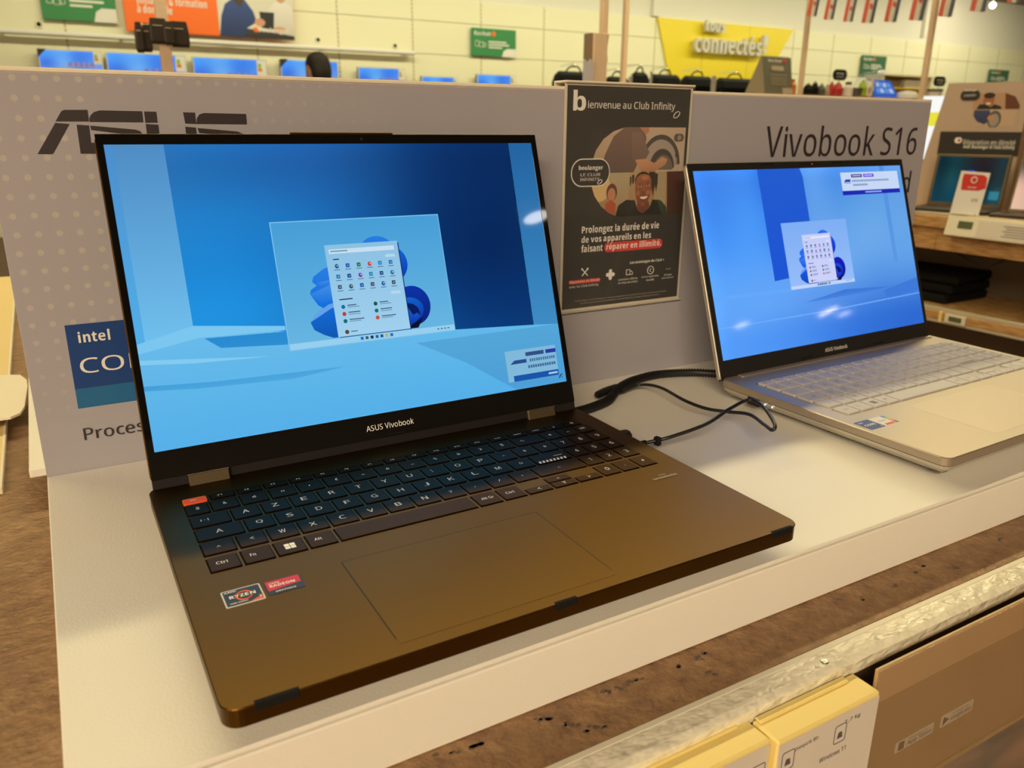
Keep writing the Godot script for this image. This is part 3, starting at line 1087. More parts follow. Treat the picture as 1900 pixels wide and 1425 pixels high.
func laptop_silver() -> void:
	var W := 0.359
	var D := 0.2437
	var top := 0.0220
	var t := thing("laptop", "open silver laptop with silver keys and a paler blue screen", "laptop", Vector3(0.654, 0, 0.3569), "", Basis(Vector3.UP, deg_to_rad(1.4843)))
	var xf := Transform3D(FLAT, Vector3.ZERO)
	var kb := keyboard(t, 1.006, 1.6, -16.5, top, "silver_key", "grey_legend", "silver_key", "silver_tray", "silver_tray", 0.0016, 0.0009)
	var b := MB.new()
	deck_top(b, W, D, kb, 0.008, 0.0009, top)
	b.loft(rr(0, 0, W, D, 0.008, 6), [[0.0, top - 0.007], [0.0, top - 0.0009], [0.0009, top]], xf, false, false)
	part(b, "deck", "silver_metal", t)
	b = MB.new()
	b.loft(rr(0.0003, 0.0003, W - 0.0003, D - 0.0003, 0.008, 6), [[0.020, 0.0040], [0.010, 0.0050], [0.0015, 0.0112], [0.0003, top - 0.0078], [0.0012, top - 0.0076], [0.0012, top - 0.007]], xf)
	part(b, "bottom_case", "silver_side", t)
	for q in [[0.03, 0.022, 0.06], [W - 0.09, 0.022, 0.06], [0.05, D - 0.03, W - 0.1]]:
		b = MB.new()
		b.loft(rr(q[0], q[1], q[0] + q[2], q[1] + 0.009, 0.004, 3), [[0.0005, 0.0], [0.0, 0.0006], [0.0, 0.0046]], xf)
		part(b, "rubber_foot", "rubber", t)
	part(slab_flat(rr(0.0883, 0.0122, 0.2203, 0.0925, 0.0012, 2), top - 0.001, top + 0.00006), "trackpad_groove", "silver_tray", t)
	part(slab_flat(rr(0.0886, 0.0126, 0.2200, 0.0919, 0.0010, 2), top - 0.001, top + 0.0001), "trackpad", "silver_pad", t)
	# golden strip at the hinge
	part(bx(Vector3(0.024, top - 0.001, -D + 0.0005), Vector3(W - 0.006, top + 0.0012, -D + 0.008), 0.0008), "hinge_cover", "silver_metal", t)
	# ports on the side
	part(bx(Vector3(-0.0004, 0.0072, -0.205), Vector3(0.001, 0.0142, -0.1905)), "usb_port", "well_black", t)
	for z in [-0.1835, -0.1745]:
		b = MB.new()
		b.lathe([[0.0, 0.0004], [0.0006, 0.0004], [0.0008, 0.0]], 10, Transform3D(Basis(Vector3.BACK, PI / 2), Vector3(0.0002, 0.0120, z)))
		part(b, "led", "led_white", t)
	# stickers
	var st := part(slab_flat(rr(0.0052, 0.0717, 0.0240, 0.0900, 0.0008, 2), top, top + 0.0002), "sticker", "intel_blue", t)
	st.set_meta("label", "blue processor sticker")
	text("intel", "ink_white", st, 0.006, 0.0022, Transform3D(FLAT, Vector3(0.0068, top + 0.0003, -0.0855)), true, 0.0, "lettering", 2.0)
	text("CORE", "ink_white", st, 0.0135, 0.0034, Transform3D(FLAT, Vector3(0.0078, top + 0.0003, -0.0785)), true, 0.0, "lettering", 2.0)
	text("i5", "ink_white", st, 0.002, 0.0016, Transform3D(FLAT, Vector3(0.0205, top + 0.0003, -0.0730)), true, 0.0, "lettering", 2.0)
	st = part(slab_flat(rr(0.0246, 0.0720, 0.0445, 0.0895, 0.0006, 2), top, top + 0.0002), "sticker", "paper_white", t)
	st.set_meta("label", "white sticker with coloured edge")
	var y := 0.0722
	for q in ["black_print", "orange_print", "goods_green", "goods_blue"]:
		part(slab_flat(pv([0.0405, y, 0.0445, y, 0.0445, y + 0.0042, 0.0405, y + 0.0042]), top + 0.0002, top + 0.00025), "sticker_colour", q, st)
		y += 0.0043
	part(slab_flat(pv([0.0275, 0.0725, 0.0395, 0.0725, 0.0395, 0.0755, 0.0275, 0.0755]), top + 0.0002, top + 0.00025), "sticker_colour", "red_pill", st)
	text("Evo", "grey_legend", st, 0.008, 0.003, Transform3D(FLAT, Vector3(0.029, top + 0.0003, -0.080)), false, 0.0, "lettering", 2.0)
	# lid
	var lid := Node3D.new()
	lid.name = "lid"
	t.add_child(lid)
	lid.transform = lid_frame(0.0072, 0.0385, -0.2494, 19.131)
	var sw := 0.3452
	var sh := 0.1965
	var u0 := -0.0062
	var u1 := sw + 0.0050
	var v0 := -0.0172
	var v1 := sh * 1.038
	b = MB.new()
	b.loft(rr(u0 - 0.0011, v0 - 0.004, u1 + 0.0011, v1 + 0.0011, 0.006, 6), [[0.003, -0.0065], [0.0, -0.0045], [0.0, -0.0004], [0.0004, 0.0]])
	part(b, "lid_shell", "silver_side", lid)
	bezel(lid, u0, v0, u1, v1, sw, sh, "bezel_matte", 0.0010)
	b = MB.new()
	b.pic(Vector3(0, 0, 0.0004), Vector3(sw, 0, 0.0004), Vector3(sw, sh, 0.0004), Vector3(0, sh, 0.0004), Vector3.BACK)
	part(b, "screen", lit_picture("screen_two", screen_two(), 1.0, 0.05), lid)
	area("screen_glow", t.transform * (lid.transform * Vector3(sw / 2, sh / 2, 0.004)), Vector2(sw, sh), 0.0008, rgb(110, 160, 240), t.transform.basis * lid.transform.basis * Basis(Vector3.UP, PI))
	text("ASUS Vivobook", "legend", lid, 0.0385, 0.0042, Transform3D(Basis(), Vector3(sw * 0.452, -0.0118, 0.0012)), false, 0.0, "lettering", 1.0)
	for q in [[0.29, v1 - 0.0032, 0.02], [0.63, v1 - 0.0032, 0.018], [0.335, -0.0145, 0.018], [0.70, -0.0145, 0.018]]:
		part(bx(Vector3(sw * q[0], q[1], 0.0008), Vector3(sw * q[0] + q[2], q[1] + 0.0018, 0.0016), 0.0004), "rubber_pad", "rubber", lid)
	part(bx(Vector3(sw * 0.465, v1 - 0.0045, 0.0009), Vector3(sw * 0.52, v1 - 0.0018, 0.0013), 0.0003), "camera_shutter", "hinge_strip", lid)
	b = MB.new()
	b.lathe([[0.0, 0.0001], [0.0008, 0.0001], [0.0010, 0.0]], 10, Transform3D(Basis(Vector3.RIGHT, PI / 2), Vector3(sw * 0.53, v1 - 0.0032, 0.0013)))
	part(b, "camera_eye", "orange_print", lid)
	part(bx(Vector3(u0, -0.0205, -0.004), Vector3(u1, v0, 0.0004), 0.0004), "hinge_strip", "bezel_matte", lid)


# ---------------------------------------------------------------- screen pictures
func petals(p: Print, x0: float, y0: float, w: float, h: float, a: Color, c: Color) -> void:
	# a blue paper flower, its petals around the menu
	var q := func(l: Array) -> Array:
		var o := []
		for i in range(0, l.size(), 2):
			o.append([x0 + w * l[i], y0 + h * l[i + 1]])
		return o
	p.oval(x0 + w * 0.62, y0 + h * 0.20, w * 0.16, h * 0.20, a.lightened(0.1), a)
	p.oval(x0 + w * 0.66, y0 + h * 0.30, w * 0.20, h * 0.22, a, c)
	p.poly(q.call([.30,.24, .16,.30, .075,.37, .06,.42, .09,.46, .04,.50, .03,.54, .08,.66, .16,.73, .34,.73]), a.lightened(0.12), a)
	p.poly(q.call([.10,.43, .30,.40, .30,.50, .12,.48]), a.lightened(0.25), a)
	p.poly(q.call([.03,.54, .20,.46, .34,.50, .34,.60, .10,.64]), a.lightened(0.22), a.lightened(0.05))
	p.poly(q.call([.33,.62, .16,.66, .05,.74, 0.0,.82, .02,.90, .09,.96, .16,1.0, .36,1.0]), a, a.darkened(0.2))
	p.poly(q.call([.33,.62, .16,.66, .05,.74, 0.0,.82, .06,.78, .18,.70, .33,.66]), a.lightened(0.35))
	p.oval(x0 + w * 0.85, y0 + h * 0.76, w * 0.155, h * 0.21, c, c.darkened(0.3))
	p.oval(x0 + w * 0.82, y0 + h * 0.80, w * 0.12, h * 0.13, a.darkened(0.1), c)
	p.oval(x0 + w * 0.80, y0 + h * 0.84, w * 0.10, h * 0.11, c.darkened(0.45))
	p.poly(q.call([.79,.74, .84,.86, .88,.84, .90,.88, .84,.96, .80,.96]), a.lightened(0.05), c)
	p.poly(q.call([.80,.97, .92,.90, .87,1.0, .78,1.0]), rgb(8, 15, 40))


func desk_window(p: Print, x0: float, y0: float, x1: float, y1: float, pale: Color, pale2: Color, menu: Array, edge: Color, petal: Array, menu_c: Color, menu_c2: Color, bar: Color) -> void:
	var e := 0.0022
	p.poly([[x0 - e, y0 - e * 1.6], [x1 + e, y0 - e * 1.6], [x1 + e, y1 + e * 1.6], [x0 - e, y1 + e * 1.6]], edge)
	p.poly([[x0, y0], [x1, y0], [x1, y1], [x0, y1]], pale, pale2)
	var mx: float = menu[0]; var my: float = menu[1]; var mw: float = menu[2] - menu[0]; var mh: float = menu[3] - menu[1]
	petals(p, petal[0], petal[1], petal[2], petal[3], petal[4], petal[5])
	p.poly([[x0, y1 - (y1 - y0) * 0.048], [x1, y1 - (y1 - y0) * 0.048], [x1, y1], [x0, y1]], bar)
	p.rect(mx + mw * 0.02, my + mh * 0.02, mx + mw * 1.015, my + mh * 1.01, rgb(20, 50, 110))
	p.poly([[mx, my], [mx + mw, my], [mx + mw, my + mh], [mx, my + mh]], menu_c, menu_c2)
	p.rect(mx + mw * 0.05, my + mh * 0.05, mx + mw * 0.945, my + mh * 0.10, menu_c.lightened(0.5))
	p.rect(mx + mw * 0.07, my + mh * 0.068, mx + mw * 0.30, my + mh * 0.08, menu_c.darkened(0.3))
	p.pill(mx + mw * 0.80, my + mh * 0.145, mx + mw * 0.94, my + mh * 0.178, menu_c.lightened(0.35))
	p.pill(mx + mw * 0.80, my + mh * 0.56, mx + mw * 0.94, my + mh * 0.593, menu_c.lightened(0.35))
	p.rect(mx + mw * 0.09, my + mh * 0.155, mx + mw * 0.17, my + mh * 0.167, rgb(30, 50, 70))
	p.rect(mx + mw * 0.09, my + mh * 0.595, mx + mw * 0.27, my + mh * 0.607, rgb(30, 50, 70))
	var cols := [rgb(20, 90, 130), rgb(25, 80, 170), rgb(20, 110, 60), rgb(200, 60, 40), rgb(20, 130, 190), rgb(25, 110, 180), rgb(20, 120, 180), rgb(25, 70, 140), rgb(110, 50, 170), rgb(25, 130, 170), rgb(20, 70, 130), rgb(20, 110, 150), rgb(60, 80, 95), rgb(50, 70, 85), rgb(20, 90, 160), rgb(70, 70, 80), rgb(20, 90, 150), rgb(60, 75, 85)]
	for r in 3:
		for c in 6:
			var ix := mx + mw * (0.125 + 0.148 * c)
			var iy := my + mh * (0.235 + 0.115 * r)
			var k: Color = cols[r * 6 + c]
			if (r + c) % 3 == 0:
				p.oval(ix, iy, mw * 0.026, mh * 0.024, k)
				p.oval(ix + mw * 0.008, iy - mh * 0.004, mw * 0.012, mh * 0.010, k.lightened(0.55))
			else:
				p.rect(ix - mw * 0.026, iy - mh * 0.022, ix + mw * 0.026, iy + mh * 0.022, k)
				p.rect(ix - mw * 0.010, iy - mh * 0.008, ix + mw * 0.014, iy + mh * 0.010, k.lightened(0.4))
			p.rect(ix - mw * 0.04, iy + mh * 0.038, ix + mw * 0.04, iy + mh * 0.046, rgb(70, 95, 120))
	for r in 3:
		for c in 2:
			var ix := mx + mw * (0.125 + 0.44 * c)
			var iy := my + mh * (0.68 + 0.078 * r)
			p.oval(ix, iy, mw * 0.026, mh * 0.022, [rgb(20, 110, 150), rgb(20, 90, 70), rgb(190, 60, 50), rgb(30, 110, 90), rgb(20, 100, 110), rgb(200, 80, 50)][r * 2 + c])
			p.rect(ix + mw * 0.06, iy - mh * 0.016, ix + mw * (0.18 + 0.04 * r), iy - mh * 0.006, rgb(40, 65, 95))
			p.rect(ix + mw * 0.06, iy + mh * 0.006, ix + mw * 0.22, iy + mh * 0.014, rgb(95, 125, 155))
	p.oval(mx + mw * 0.125, my + mh * 0.955, mw * 0.027, mh * 0.023, rgb(90, 70, 60))
	p.rect(mx + mw * 0.18, my + mh * 0.95, mx + mw * 0.27, my + mh * 0.96, rgb(70, 90, 110))
	for i in 7:
		var tx := x0 + (x1 - x0) * (0.415 + 0.03 * i)
		var ty := y1 - (y1 - y0) * 0.025
		p.rect(tx - 0.0035, ty - 0.0055, tx + 0.0035, ty + 0.0055, [rgb(25, 110, 190), rgb(60, 90, 110), rgb(40, 50, 60), rgb(25, 100, 140), rgb(30, 80, 150), rgb(210, 170, 70), rgb(30, 110, 170)][i])
	for i in 4:
		p.rect(x1 - 0.045 + 0.009 * i, y1 - 0.013, x1 - 0.045 + 0.009 * i + 0.005, y1 - 0.009, rgb(60, 90, 115))


func screen_one() -> ImageTexture:
	var p := Print.new(2048, 1280, Color.BLACK)
	p.field([
		[rgb(42, 112, 178), rgb(32, 108, 178), rgb(30, 100, 172), rgb(28, 92, 162), rgb(20, 76, 140), rgb(8, 54, 112), rgb(4, 44, 98), rgb(4, 42, 94)],
		[rgb(34, 128, 200), rgb(30, 126, 200), rgb(28, 118, 192), rgb(24, 104, 178), rgb(14, 80, 146), rgb(4, 52, 110), rgb(2, 42, 96), rgb(3, 42, 94)],
		[rgb(28, 134, 210), rgb(26, 134, 212), rgb(24, 124, 202), rgb(20, 108, 184), rgb(10, 80, 148), rgb(2, 50, 108), rgb(2, 40, 94), rgb(3, 42, 94)],
		[rgb(30, 144, 220), rgb(28, 144, 222), rgb(26, 132, 210), rgb(20, 110, 190), rgb(10, 84, 156), rgb(4, 58, 122), rgb(3, 48, 108), rgb(4, 48, 106)],
		[rgb(30, 140, 214), rgb(30, 140, 214), rgb(28, 130, 205), rgb(20, 110, 188), rgb(12, 90, 165), rgb(8, 72, 142), rgb(6, 60, 125), rgb(6, 56, 118)],
		[rgb(34, 134, 205), rgb(34, 134, 205), rgb(30, 126, 198), rgb(24, 112, 188), rgb(20, 98, 172), rgb(14, 84, 156), rgb(10, 72, 142), rgb(8, 66, 134)]])
	# pale pilaster on one side, pale strip on the other
	p.poly([[0, 0], [0.016, 0], [0.016, 0.66], [0, 0.67]], rgb(74, 142, 205), rgb(82, 176, 232))
	p.poly([[0.016, 0], [0.112, 0], [0.112, 0.606], [0.016, 0.655]], rgb(78, 140, 196), rgb(112, 192, 238))
	p.poly([[0.932, 0], [1, 0], [1, 0.76], [0.927, 0.749]], rgb(34, 100, 160), rgb(62, 140, 196))
	# pale floor, lit from one side
	p.poly([[0, 0.648], [0.112, 0.606], [0.30, 0.660], [0.30, 0.70], [0.713, 0.728], [0.927, 0.748], [1, 0.757], [1, 1], [0, 1]], rgb(106, 188, 234), rgb(84, 176, 232))
	p.poly([[0, 0.648], [0.112, 0.606], [0.30, 0.640], [0.30, 0.655], [0.12, 0.648], [0, 0.68]], rgb(122, 198, 240))
	p.poly([[0.13, 0.652], [0.30, 0.660], [0.30, 0.706], [0.16, 0.69]], rgb(40, 138, 208), rgb(44, 142, 210))
	p.poly([[0.60, 0.76], [1, 0.757], [1, 1], [0.85, 1], [0.72, 0.86]], rgb(84, 166, 216), rgb(76, 158, 214))
	p.poly([[0, 0.785], [0.14, 0.80], [0.42, 0.81], [0.30, 0.828], [0.10, 0.815], [0, 0.80]], rgb(66, 158, 216), rgb(78, 168, 224))
	p.poly([[0, 0.70], [0.1, 0.715], [0.26, 0.74], [0.1, 0.73], [0, 0.715]], rgb(130, 202, 240))
	# notice in the corner
	p.rect(0.831, 0.842, 0.981, 0.968, rgb(128, 184, 218))
	p.rect(0.847, 0.944, 0.981, 0.968, rgb(22, 84, 168))
	p.rect(0.890, 0.856, 0.945, 0.872, rgb(50, 78, 130))
	p.rect(0.950, 0.856, 0.981, 0.872, rgb(44, 54, 160))
	p.poly([[0.842, 0.897], [0.855, 0.882], [0.890, 0.882], [0.890, 0.897]], rgb(42, 74, 140))
	for i in 12:
		p.rect(0.900 + 0.0065 * i, 0.884, 0.904 + 0.0065 * i, 0.896, rgb(58, 96, 140))
		p.rect(0.893 + 0.007 * i, 0.910, 0.898 + 0.007 * i, 0.922, rgb(58, 96, 140))
	p.rect(0.95, 0.952, 0.978, 0.960, rgb(170, 200, 230))
	for i in 3:
		p.oval(0.992, 0.985, 0.013 - 0.0035 * i, 0.021 - 0.0055 * i, rgb(20, 70, 90) if i % 2 == 0 else rgb(84, 160, 214), null, PI, PI * 1.5)
	# an open window with its start menu
	desk_window(p, 0.303, 0.278, 0.704, 0.728, rgb(70, 158, 214), rgb(104, 182, 226), [0.4145, 0.367, 0.5905, 0.702], rgb(120, 190, 232), [0.357, 0.345, 0.292, 0.357, rgb(14, 110, 222), rgb(8, 50, 170)], rgb(140, 192, 226), rgb(160, 208, 238), rgb(150, 206, 238))
	return p.tex(1600, 1000)


func screen_two() -> ImageTexture:
	var p := Print.new(1600, 900, Color.BLACK)
	p.field([
		[rgb(64, 134, 236), rgb(66, 138, 238), rgb(40, 110, 220), rgb(92, 156, 236), rgb(78, 144, 230), rgb(86, 150, 228), rgb(96, 156, 226)],
		[rgb(66, 140, 240), rgb(70, 148, 244), rgb(60, 130, 230), rgb(96, 158, 234), rgb(92, 156, 230), rgb(98, 162, 230), rgb(100, 162, 230)],
		[rgb(74, 150, 246), rgb(78, 154, 248), rgb(66, 136, 236), rgb(104, 164, 236), rgb(104, 166, 234), rgb(108, 168, 234), rgb(102, 164, 232)],
		[rgb(90, 162, 250), rgb(92, 162, 248), rgb(96, 160, 244), rgb(108, 168, 240), rgb(104, 164, 236), rgb(96, 158, 232), rgb(96, 158, 232)],
		[rgb(96, 164, 248), rgb(98, 164, 248), rgb(96, 158, 242), rgb(90, 150, 234), rgb(82, 142, 228), rgb(74, 136, 224), rgb(74, 136, 222)],
		[rgb(84, 154, 246), rgb(80, 150, 244), rgb(74, 142, 238), rgb(64, 130, 230), rgb(54, 118, 220), rgb(50, 112, 214), rgb(48, 108, 210)]])
	p.poly([[0.272, 0], [0.468, 0], [0.478, 0.05], [0.479, 0.32], [0.479, 0.60], [0.273, 0.622]], rgb(34, 92, 206), rgb(28, 84, 212))
	p.poly([[0.88, 0], [0.905, 0], [0.905, 0.6], [0.885, 0.6]], rgb(84, 146, 224), rgb(92, 152, 228))
	p.poly([[0.0, 0.665], [0.34, 0.672], [0.34, 0.69], [0.0, 0.685]], rgb(100, 168, 250))
	p.poly([[0.39, 0.764], [0.60, 0.722], [0.854, 0.742], [0.70, 0.757], [0.50, 0.762]], rgb(58, 116, 214), rgb(72, 132, 224))
	p.poly([[0.80, 0.76], [1, 0.71], [1, 0.79], [0.82, 0.815]], rgb(62, 122, 218))
	p.poly([[0, 0.83], [0.5, 0.826], [1, 0.805], [1, 0.812], [0.5, 0.834], [0, 0.838]], rgb(108, 170, 248))
	p.rect(0.667, 0.034, 0.979, 0.168, rgb(198, 216, 246))
	p.rect(0.665, 0.144, 0.979, 0.170, rgb(32, 40, 176))
	p.rect(0.785, 0.152, 0.875, 0.161, rgb(150, 170, 240))
	p.rect(0.722, 0.046, 0.780, 0.065, rgb(48, 44, 120))
	p.rect(0.787, 0.046, 0.844, 0.065, rgb(96, 60, 220))
	p.rect(0.728, 0.052, 0.774, 0.059, rgb(190, 190, 225))
	p.rect(0.793, 0.052, 0.838, 0.059, rgb(200, 190, 245))
	p.poly([[0.680, 0.091], [0.690, 0.076], [0.716, 0.076], [0.714, 0.091]], rgb(40, 70, 170))
	p.rect(0.680, 0.096, 0.716, 0.100, rgb(90, 70, 190))
	for i in 22:
		p.rect(0.724 + 0.0092 * i, 0.080, 0.730 + 0.0092 * i, 0.092, rgb(96, 116, 160))
	for i in 9:
		p.rect(0.727 + 0.0088 * i, 0.105, 0.733 + 0.0088 * i, 0.117, rgb(96, 116, 160))
	desk_window(p, 0.342, 0.309, 0.656, 0.682, rgb(128, 174, 244), rgb(150, 190, 250), [0.428, 0.381, 0.568, 0.659], rgb(120, 172, 242), [0.392, 0.362, 0.226, 0.300, rgb(20, 92, 240), rgb(24, 30, 200)], rgb(196, 204, 250), rgb(206, 210, 252), rgb(196, 212, 252))
	return p.tex(1280, 720)


# ---------------------------------------------------------------- cables
func cables() -> void:
	var pts := [Vector3(0.745, 0.0052, 0.100), Vector3(0.722, 0.0052, 0.078), Vector3(0.696, 0.0052, 0.056), Vector3(0.674, 0.0052, 0.040), Vector3(0.638, 0.0052, 0.0285), Vector3(0.604, 0.0056, 0.033), Vector3(0.578, 0.0062, 0.044), Vector3(0.556, 0.0060, 0.058), Vector3(0.536, 0.0054, 0.074), Vector3(0.512, 0.0052, 0.083), Vector3(0.486, 0.0052, 0.088), Vector3(0.4755, 0.0052, 0.089)]
	var fine := smooth(pts, 40)
	var line := []
	var rad := []
	var run := 0.0
	var last: Vector3 = fine[0]
	var next := 0.0
	for q in fine:
		run += (q - last).length()
		last = q
		if run >= next:
			next = run + 0.00055
			line.append(q)
			rad.append(0.0043 + 0.0007 * sin(run / 0.0031 * TAU))
	var b := MB.new()
	b.tube(line, rad, 12)
	var t := thing("coiled_security_cord", "thick black coiled cord running along the foot of the back panel", "cord")
	part(b, "coil", "cable_black", t)
	b = MB.new()
	b.tube(smooth([Vector3(0.566, 0.0075, 0.050), Vector3(0.548, 0.0075, 0.054), Vector3(0.531, 0.0068, 0.060)], 6), [0.0035, 0.0042, 0.0042, 0.0042, 0.0042, 0.0042, 0.0042, 0.0042, 0.0042, 0.0042, 0.0042, 0.0036, 0.002], 10)
	part(b, "sleeve", "cable_black", t)
	# thin lead: photo points with the height above the stand at which the lead passes
	var lead := [[1153, 727, .006], [1180, 716, .008], [1202, 714, .011], [1230, 721, .013], [1270, 743, .014], [1310, 758, .014], [1350, 764, .016], [1390, 769, .02], [1418, 788, .024], [1433, 798, .026], [1437, 786, .03], [1415, 753, .033], [1390, 742, .033], [1355, 758, .03], [1310, 787, .026], [1250, 809, .02], [1220, 817, .0165], [1196, 822, .0135]]
	pts = []
	for q in lead:
		pts.append(on_y(q[0], q[1], q[2]))
	b = MB.new()
	b.tube(smooth(pts, 8), 0.0016, 8)
	t = thing("power_lead", "thin black lead looping from the coiled cord into the olive laptop", "cable")
	part(b, "lead", "cable_black", t)
	var c: Vector3 = pts[16]
	var clip := part(bx(Vector3(-0.0024, -0.0045, -0.0032), Vector3(0.0024, 0.0032, 0.0032), 0.0012), "clip", "rubber", t, Transform3D(Basis(Vector3.UP, 0.2), c))
	clip.set_meta("label", "small black cable clip")
	b = MB.new()
	var e: Vector3 = pts[17]
	b.tube([e + Vector3(0.001, 0, 0), Vector3(0.4668, 0.0125, e.z)], 0.0026, 8)
	part(b, "plug", "rubber", t)
	# plug at the rear corner of the olive laptop
	t = thing("angled_plug", "stubby black angled plug at the rear corner of the olive laptop", "plug")
	b = MB.new()
	b.loft(rr(0.4672, -0.1735, 0.4905, -0.1625, 0.0045, 4), [[0.002, 0.0], [0.0, 0.003], [0.0, 0.0105], [0.002, 0.0135]], Transform3D(FLAT, Vector3.ZERO))
	part(b, "body", "cable_black", t)
	b = MB.new()
	b.tube(smooth([Vector3(0.485, 0.0065, 0.163), Vector3(0.487, 0.005, 0.15), Vector3(0.483, 0.003, 0.125), Vector3(0.473, 0.002, 0.105)], 5), 0.0017, 8)
	part(b, "lead", "cable_black", t)


# ---------------------------------------------------------------- club poster in its acrylic holder
func poster_holder() -> void:
	var x0 := 0.5250
	var y0 := 0.0850
	var w := 0.1552
	var h := 0.2200
	var t := thing("poster_holder", "clear holder with a black club poster hung over the back panel", "poster", Vector3(x0, y0, 0.0012))
	part(bx(Vector3(-0.0028, -0.003, 0.0), Vector3(w + 0.0034, h + 0.0032, 0.0008), 0.0002), "back_plate", "acrylic_edge", t)
	part(bx(Vector3(-0.0034, h + 0.0022, -0.0175), Vector3(w + 0.0040, h + 0.0042, 0.0040), 0.0006), "hook_strip", "edge_white", t)
	part(bx(Vector3(-0.0034, h - 0.010, -0.0185), Vector3(w + 0.0040, h + 0.0042, -0.0165), 0.0004), "hook_strip", "acrylic_edge", t)
	var sheet := part(bx(Vector3(0, 0, 0.0009), Vector3(w, h, 0.0013)), "sheet", "poster_black", t)
	# the photograph printed on it
	var p := Print.new(1240, 900, lin(0.030, 0.028, 0.027))
	poster_photo(p)
	var b := MB.new()
	var px0 := 0.5545 - x0
	var px1 := 0.6790 - x0
	var py0 := 0.1775 - y0
	var py1 := 0.2668 - y0
	b.pic(Vector3(px0, py0, 0.0014), Vector3(px1, py0, 0.0014), Vector3(px1, py1, 0.0014), Vector3(px0, py1, 0.0014), Vector3.BACK)
	part(b, "photograph", picture("poster_photo", p.tex(1240, 900), 0.5), sheet)
	var put := func(s: String, m: String, x: float, y: float, ww: float, hh: float, bold := false) -> void:
		text(s, m, sheet, ww, hh, Transform3D(Basis(), Vector3(x - x0, y - y0, 0.0016)), bold)
	put.call("b", "ink_white", 0.5316, 0.2818, 0.0150, 0.0190, true)
	put.call("ienvenue au Club Infinity", "ink_white", 0.5492, 0.2822, 0.1105, 0.0094)
	put.call("Prolongez la durée de vie", "ink_white", 0.5466, 0.1604, 0.1012, 0.0098, true)
	put.call("de vos appareils en les", "ink_white", 0.5466, 0.1507, 0.0910, 0.0092, true)
	put.call("faisant", "ink_white", 0.5466, 0.1432, 0.0270, 0.0076, true)
	b = MB.new()
	b.loft(rr(0.5762 - x0, 0.1412 - y0, 0.6540 - x0, 0.1514 - y0, 0.0045, 5), [[0.0, 0.0013], [0.0, 0.0016]])
	part(b, "red_pill", "red_pill", sheet)
	text("réparer en illimité.", "ink_white", sheet, 0.0735, 0.0088, Transform3D(Basis(), Vector3(0.5785 - x0, 0.1418 - y0, 0.0018)), true)
	put.call("Les avantages du Club +", "ink_white", 0.6108, 0.1257, 0.0472, 0.0040, true)
	b = MB.new()
	b.loft(rr(0.5322 - x0, 0.1108 - y0, 0.5724 - x0, 0.1150 - y0, 0.002, 4), [[0.0, 0.0013], [0.0, 0.0016]])
	part(b, "red_pill", "red_pill", sheet)
	text("Réparation en illimité", "ink_white", sheet, 0.0375, 0.0032, Transform3D(Basis(), Vector3(0.5335 - x0, 0.1113 - y0, 0.0018)), false)
	put.call("avec Le Club Infinity", "ink_white", 0.5330, 0.1062, 0.0375, 0.0034)
	put.call("Livraison offerte", "ink_white", 0.5965, 0.1095, 0.0255, 0.0024)
	put.call("sur tous vos achats", "ink_white", 0.5960, 0.1060, 0.0265, 0.0024)
	put.call("Euros cagnottés", "ink_white", 0.6280, 0.1095, 0.0235, 0.0024)
	put.call("doublés", "ink_white", 0.6345, 0.1060, 0.0110, 0.0024)
	put.call("Et bien", "ink_white", 0.6598, 0.1095, 0.0105, 0.0024)
	put.call("plus encore", "ink_white", 0.6568, 0.1060, 0.0165, 0.0024)
	put.call("...", "ink_white", 0.6620, 0.1168, 0.006, 0.0008)
	put.call("(1) Boulanger le Club Infinity est un service d'assurance, aux conditions tarifaires et services en magasin.", "legend_dim", 0.5405, 0.0916, 0.1240, 0.0018)
	put.call("En adhérant à l'assurance Club INFINITY vous bénéficiez des avantages Club (gratuitement).", "legend_dim", 0.5480, 0.0886, 0.1060, 0.0018)
	# icons: crossed tools, plus, van, coin
	b = MB.new()
	for s in [-1.0, 1.0]:
		b.tube([Vector3(0.5522 - x0 - 0.0035 * s, 0.1187 - y0, 0.0015), Vector3(0.5522 - x0 + 0.0035 * s, 0.1257 - y0, 0.0015)], 0.0006, 6)
		b.ball(Vector3(0.5522 - x0 + 0.0035 * s, 0.1257 - y0, 0.0014), Vector3(0.0012, 0.0012, 0.0004), Transform3D(), 5)
	part(b, "tool_icon", "ink_white", sheet)
	b = MB.new()
	b.loft(rr(0.5854 - 0.0057 - x0, 0.1172 - 0.002 - y0, 0.5854 + 0.0057 - x0, 0.1172 + 0.002 - y0, 0.0018, 4), [[0.0, 0.0013], [0.0, 0.0016]])
	b.loft(rr(0.5854 - 0.002 - x0, 0.1172 - 0.0057 - y0, 0.5854 + 0.002 - x0, 0.1172 + 0.0057 - y0, 0.0018, 4), [[0.0, 0.0013], [0.0, 0.00161]])
	part(b, "plus_icon", "ink_white", sheet)
	b = MB.new()
	var van := [Vector3(-.004, -.0025, 0), Vector3(-.004, .003, 0), Vector3(.0008, .003, 0), Vector3(.0008, -.0025, 0), Vector3(.0008, .0012, 0), Vector3(.003, .0012, 0), Vector3(.0044, -.0004, 0), Vector3(.0044, -.0025, 0), Vector3(-.004, -.0025, 0)]
	b.tube(van.map(func(q): return q + Vector3(0.6106 - x0, 0.1176 - y0, 0.0015)), 0.00035, 5)
	part(b, "van_icon", "ink_white", sheet)
	b = MB.new()
	var ring := []
	for i in 21:
		ring.append(Vector3(0.6399 - x0 + cos(TAU * i / 20) * 0.0043, 0.1177 - y0 + sin(TAU * i / 20) * 0.0043, 0.0015))
	b.tube(ring, 0.0004, 5, false)
	part(b, "coin_icon", "ink_white", sheet)
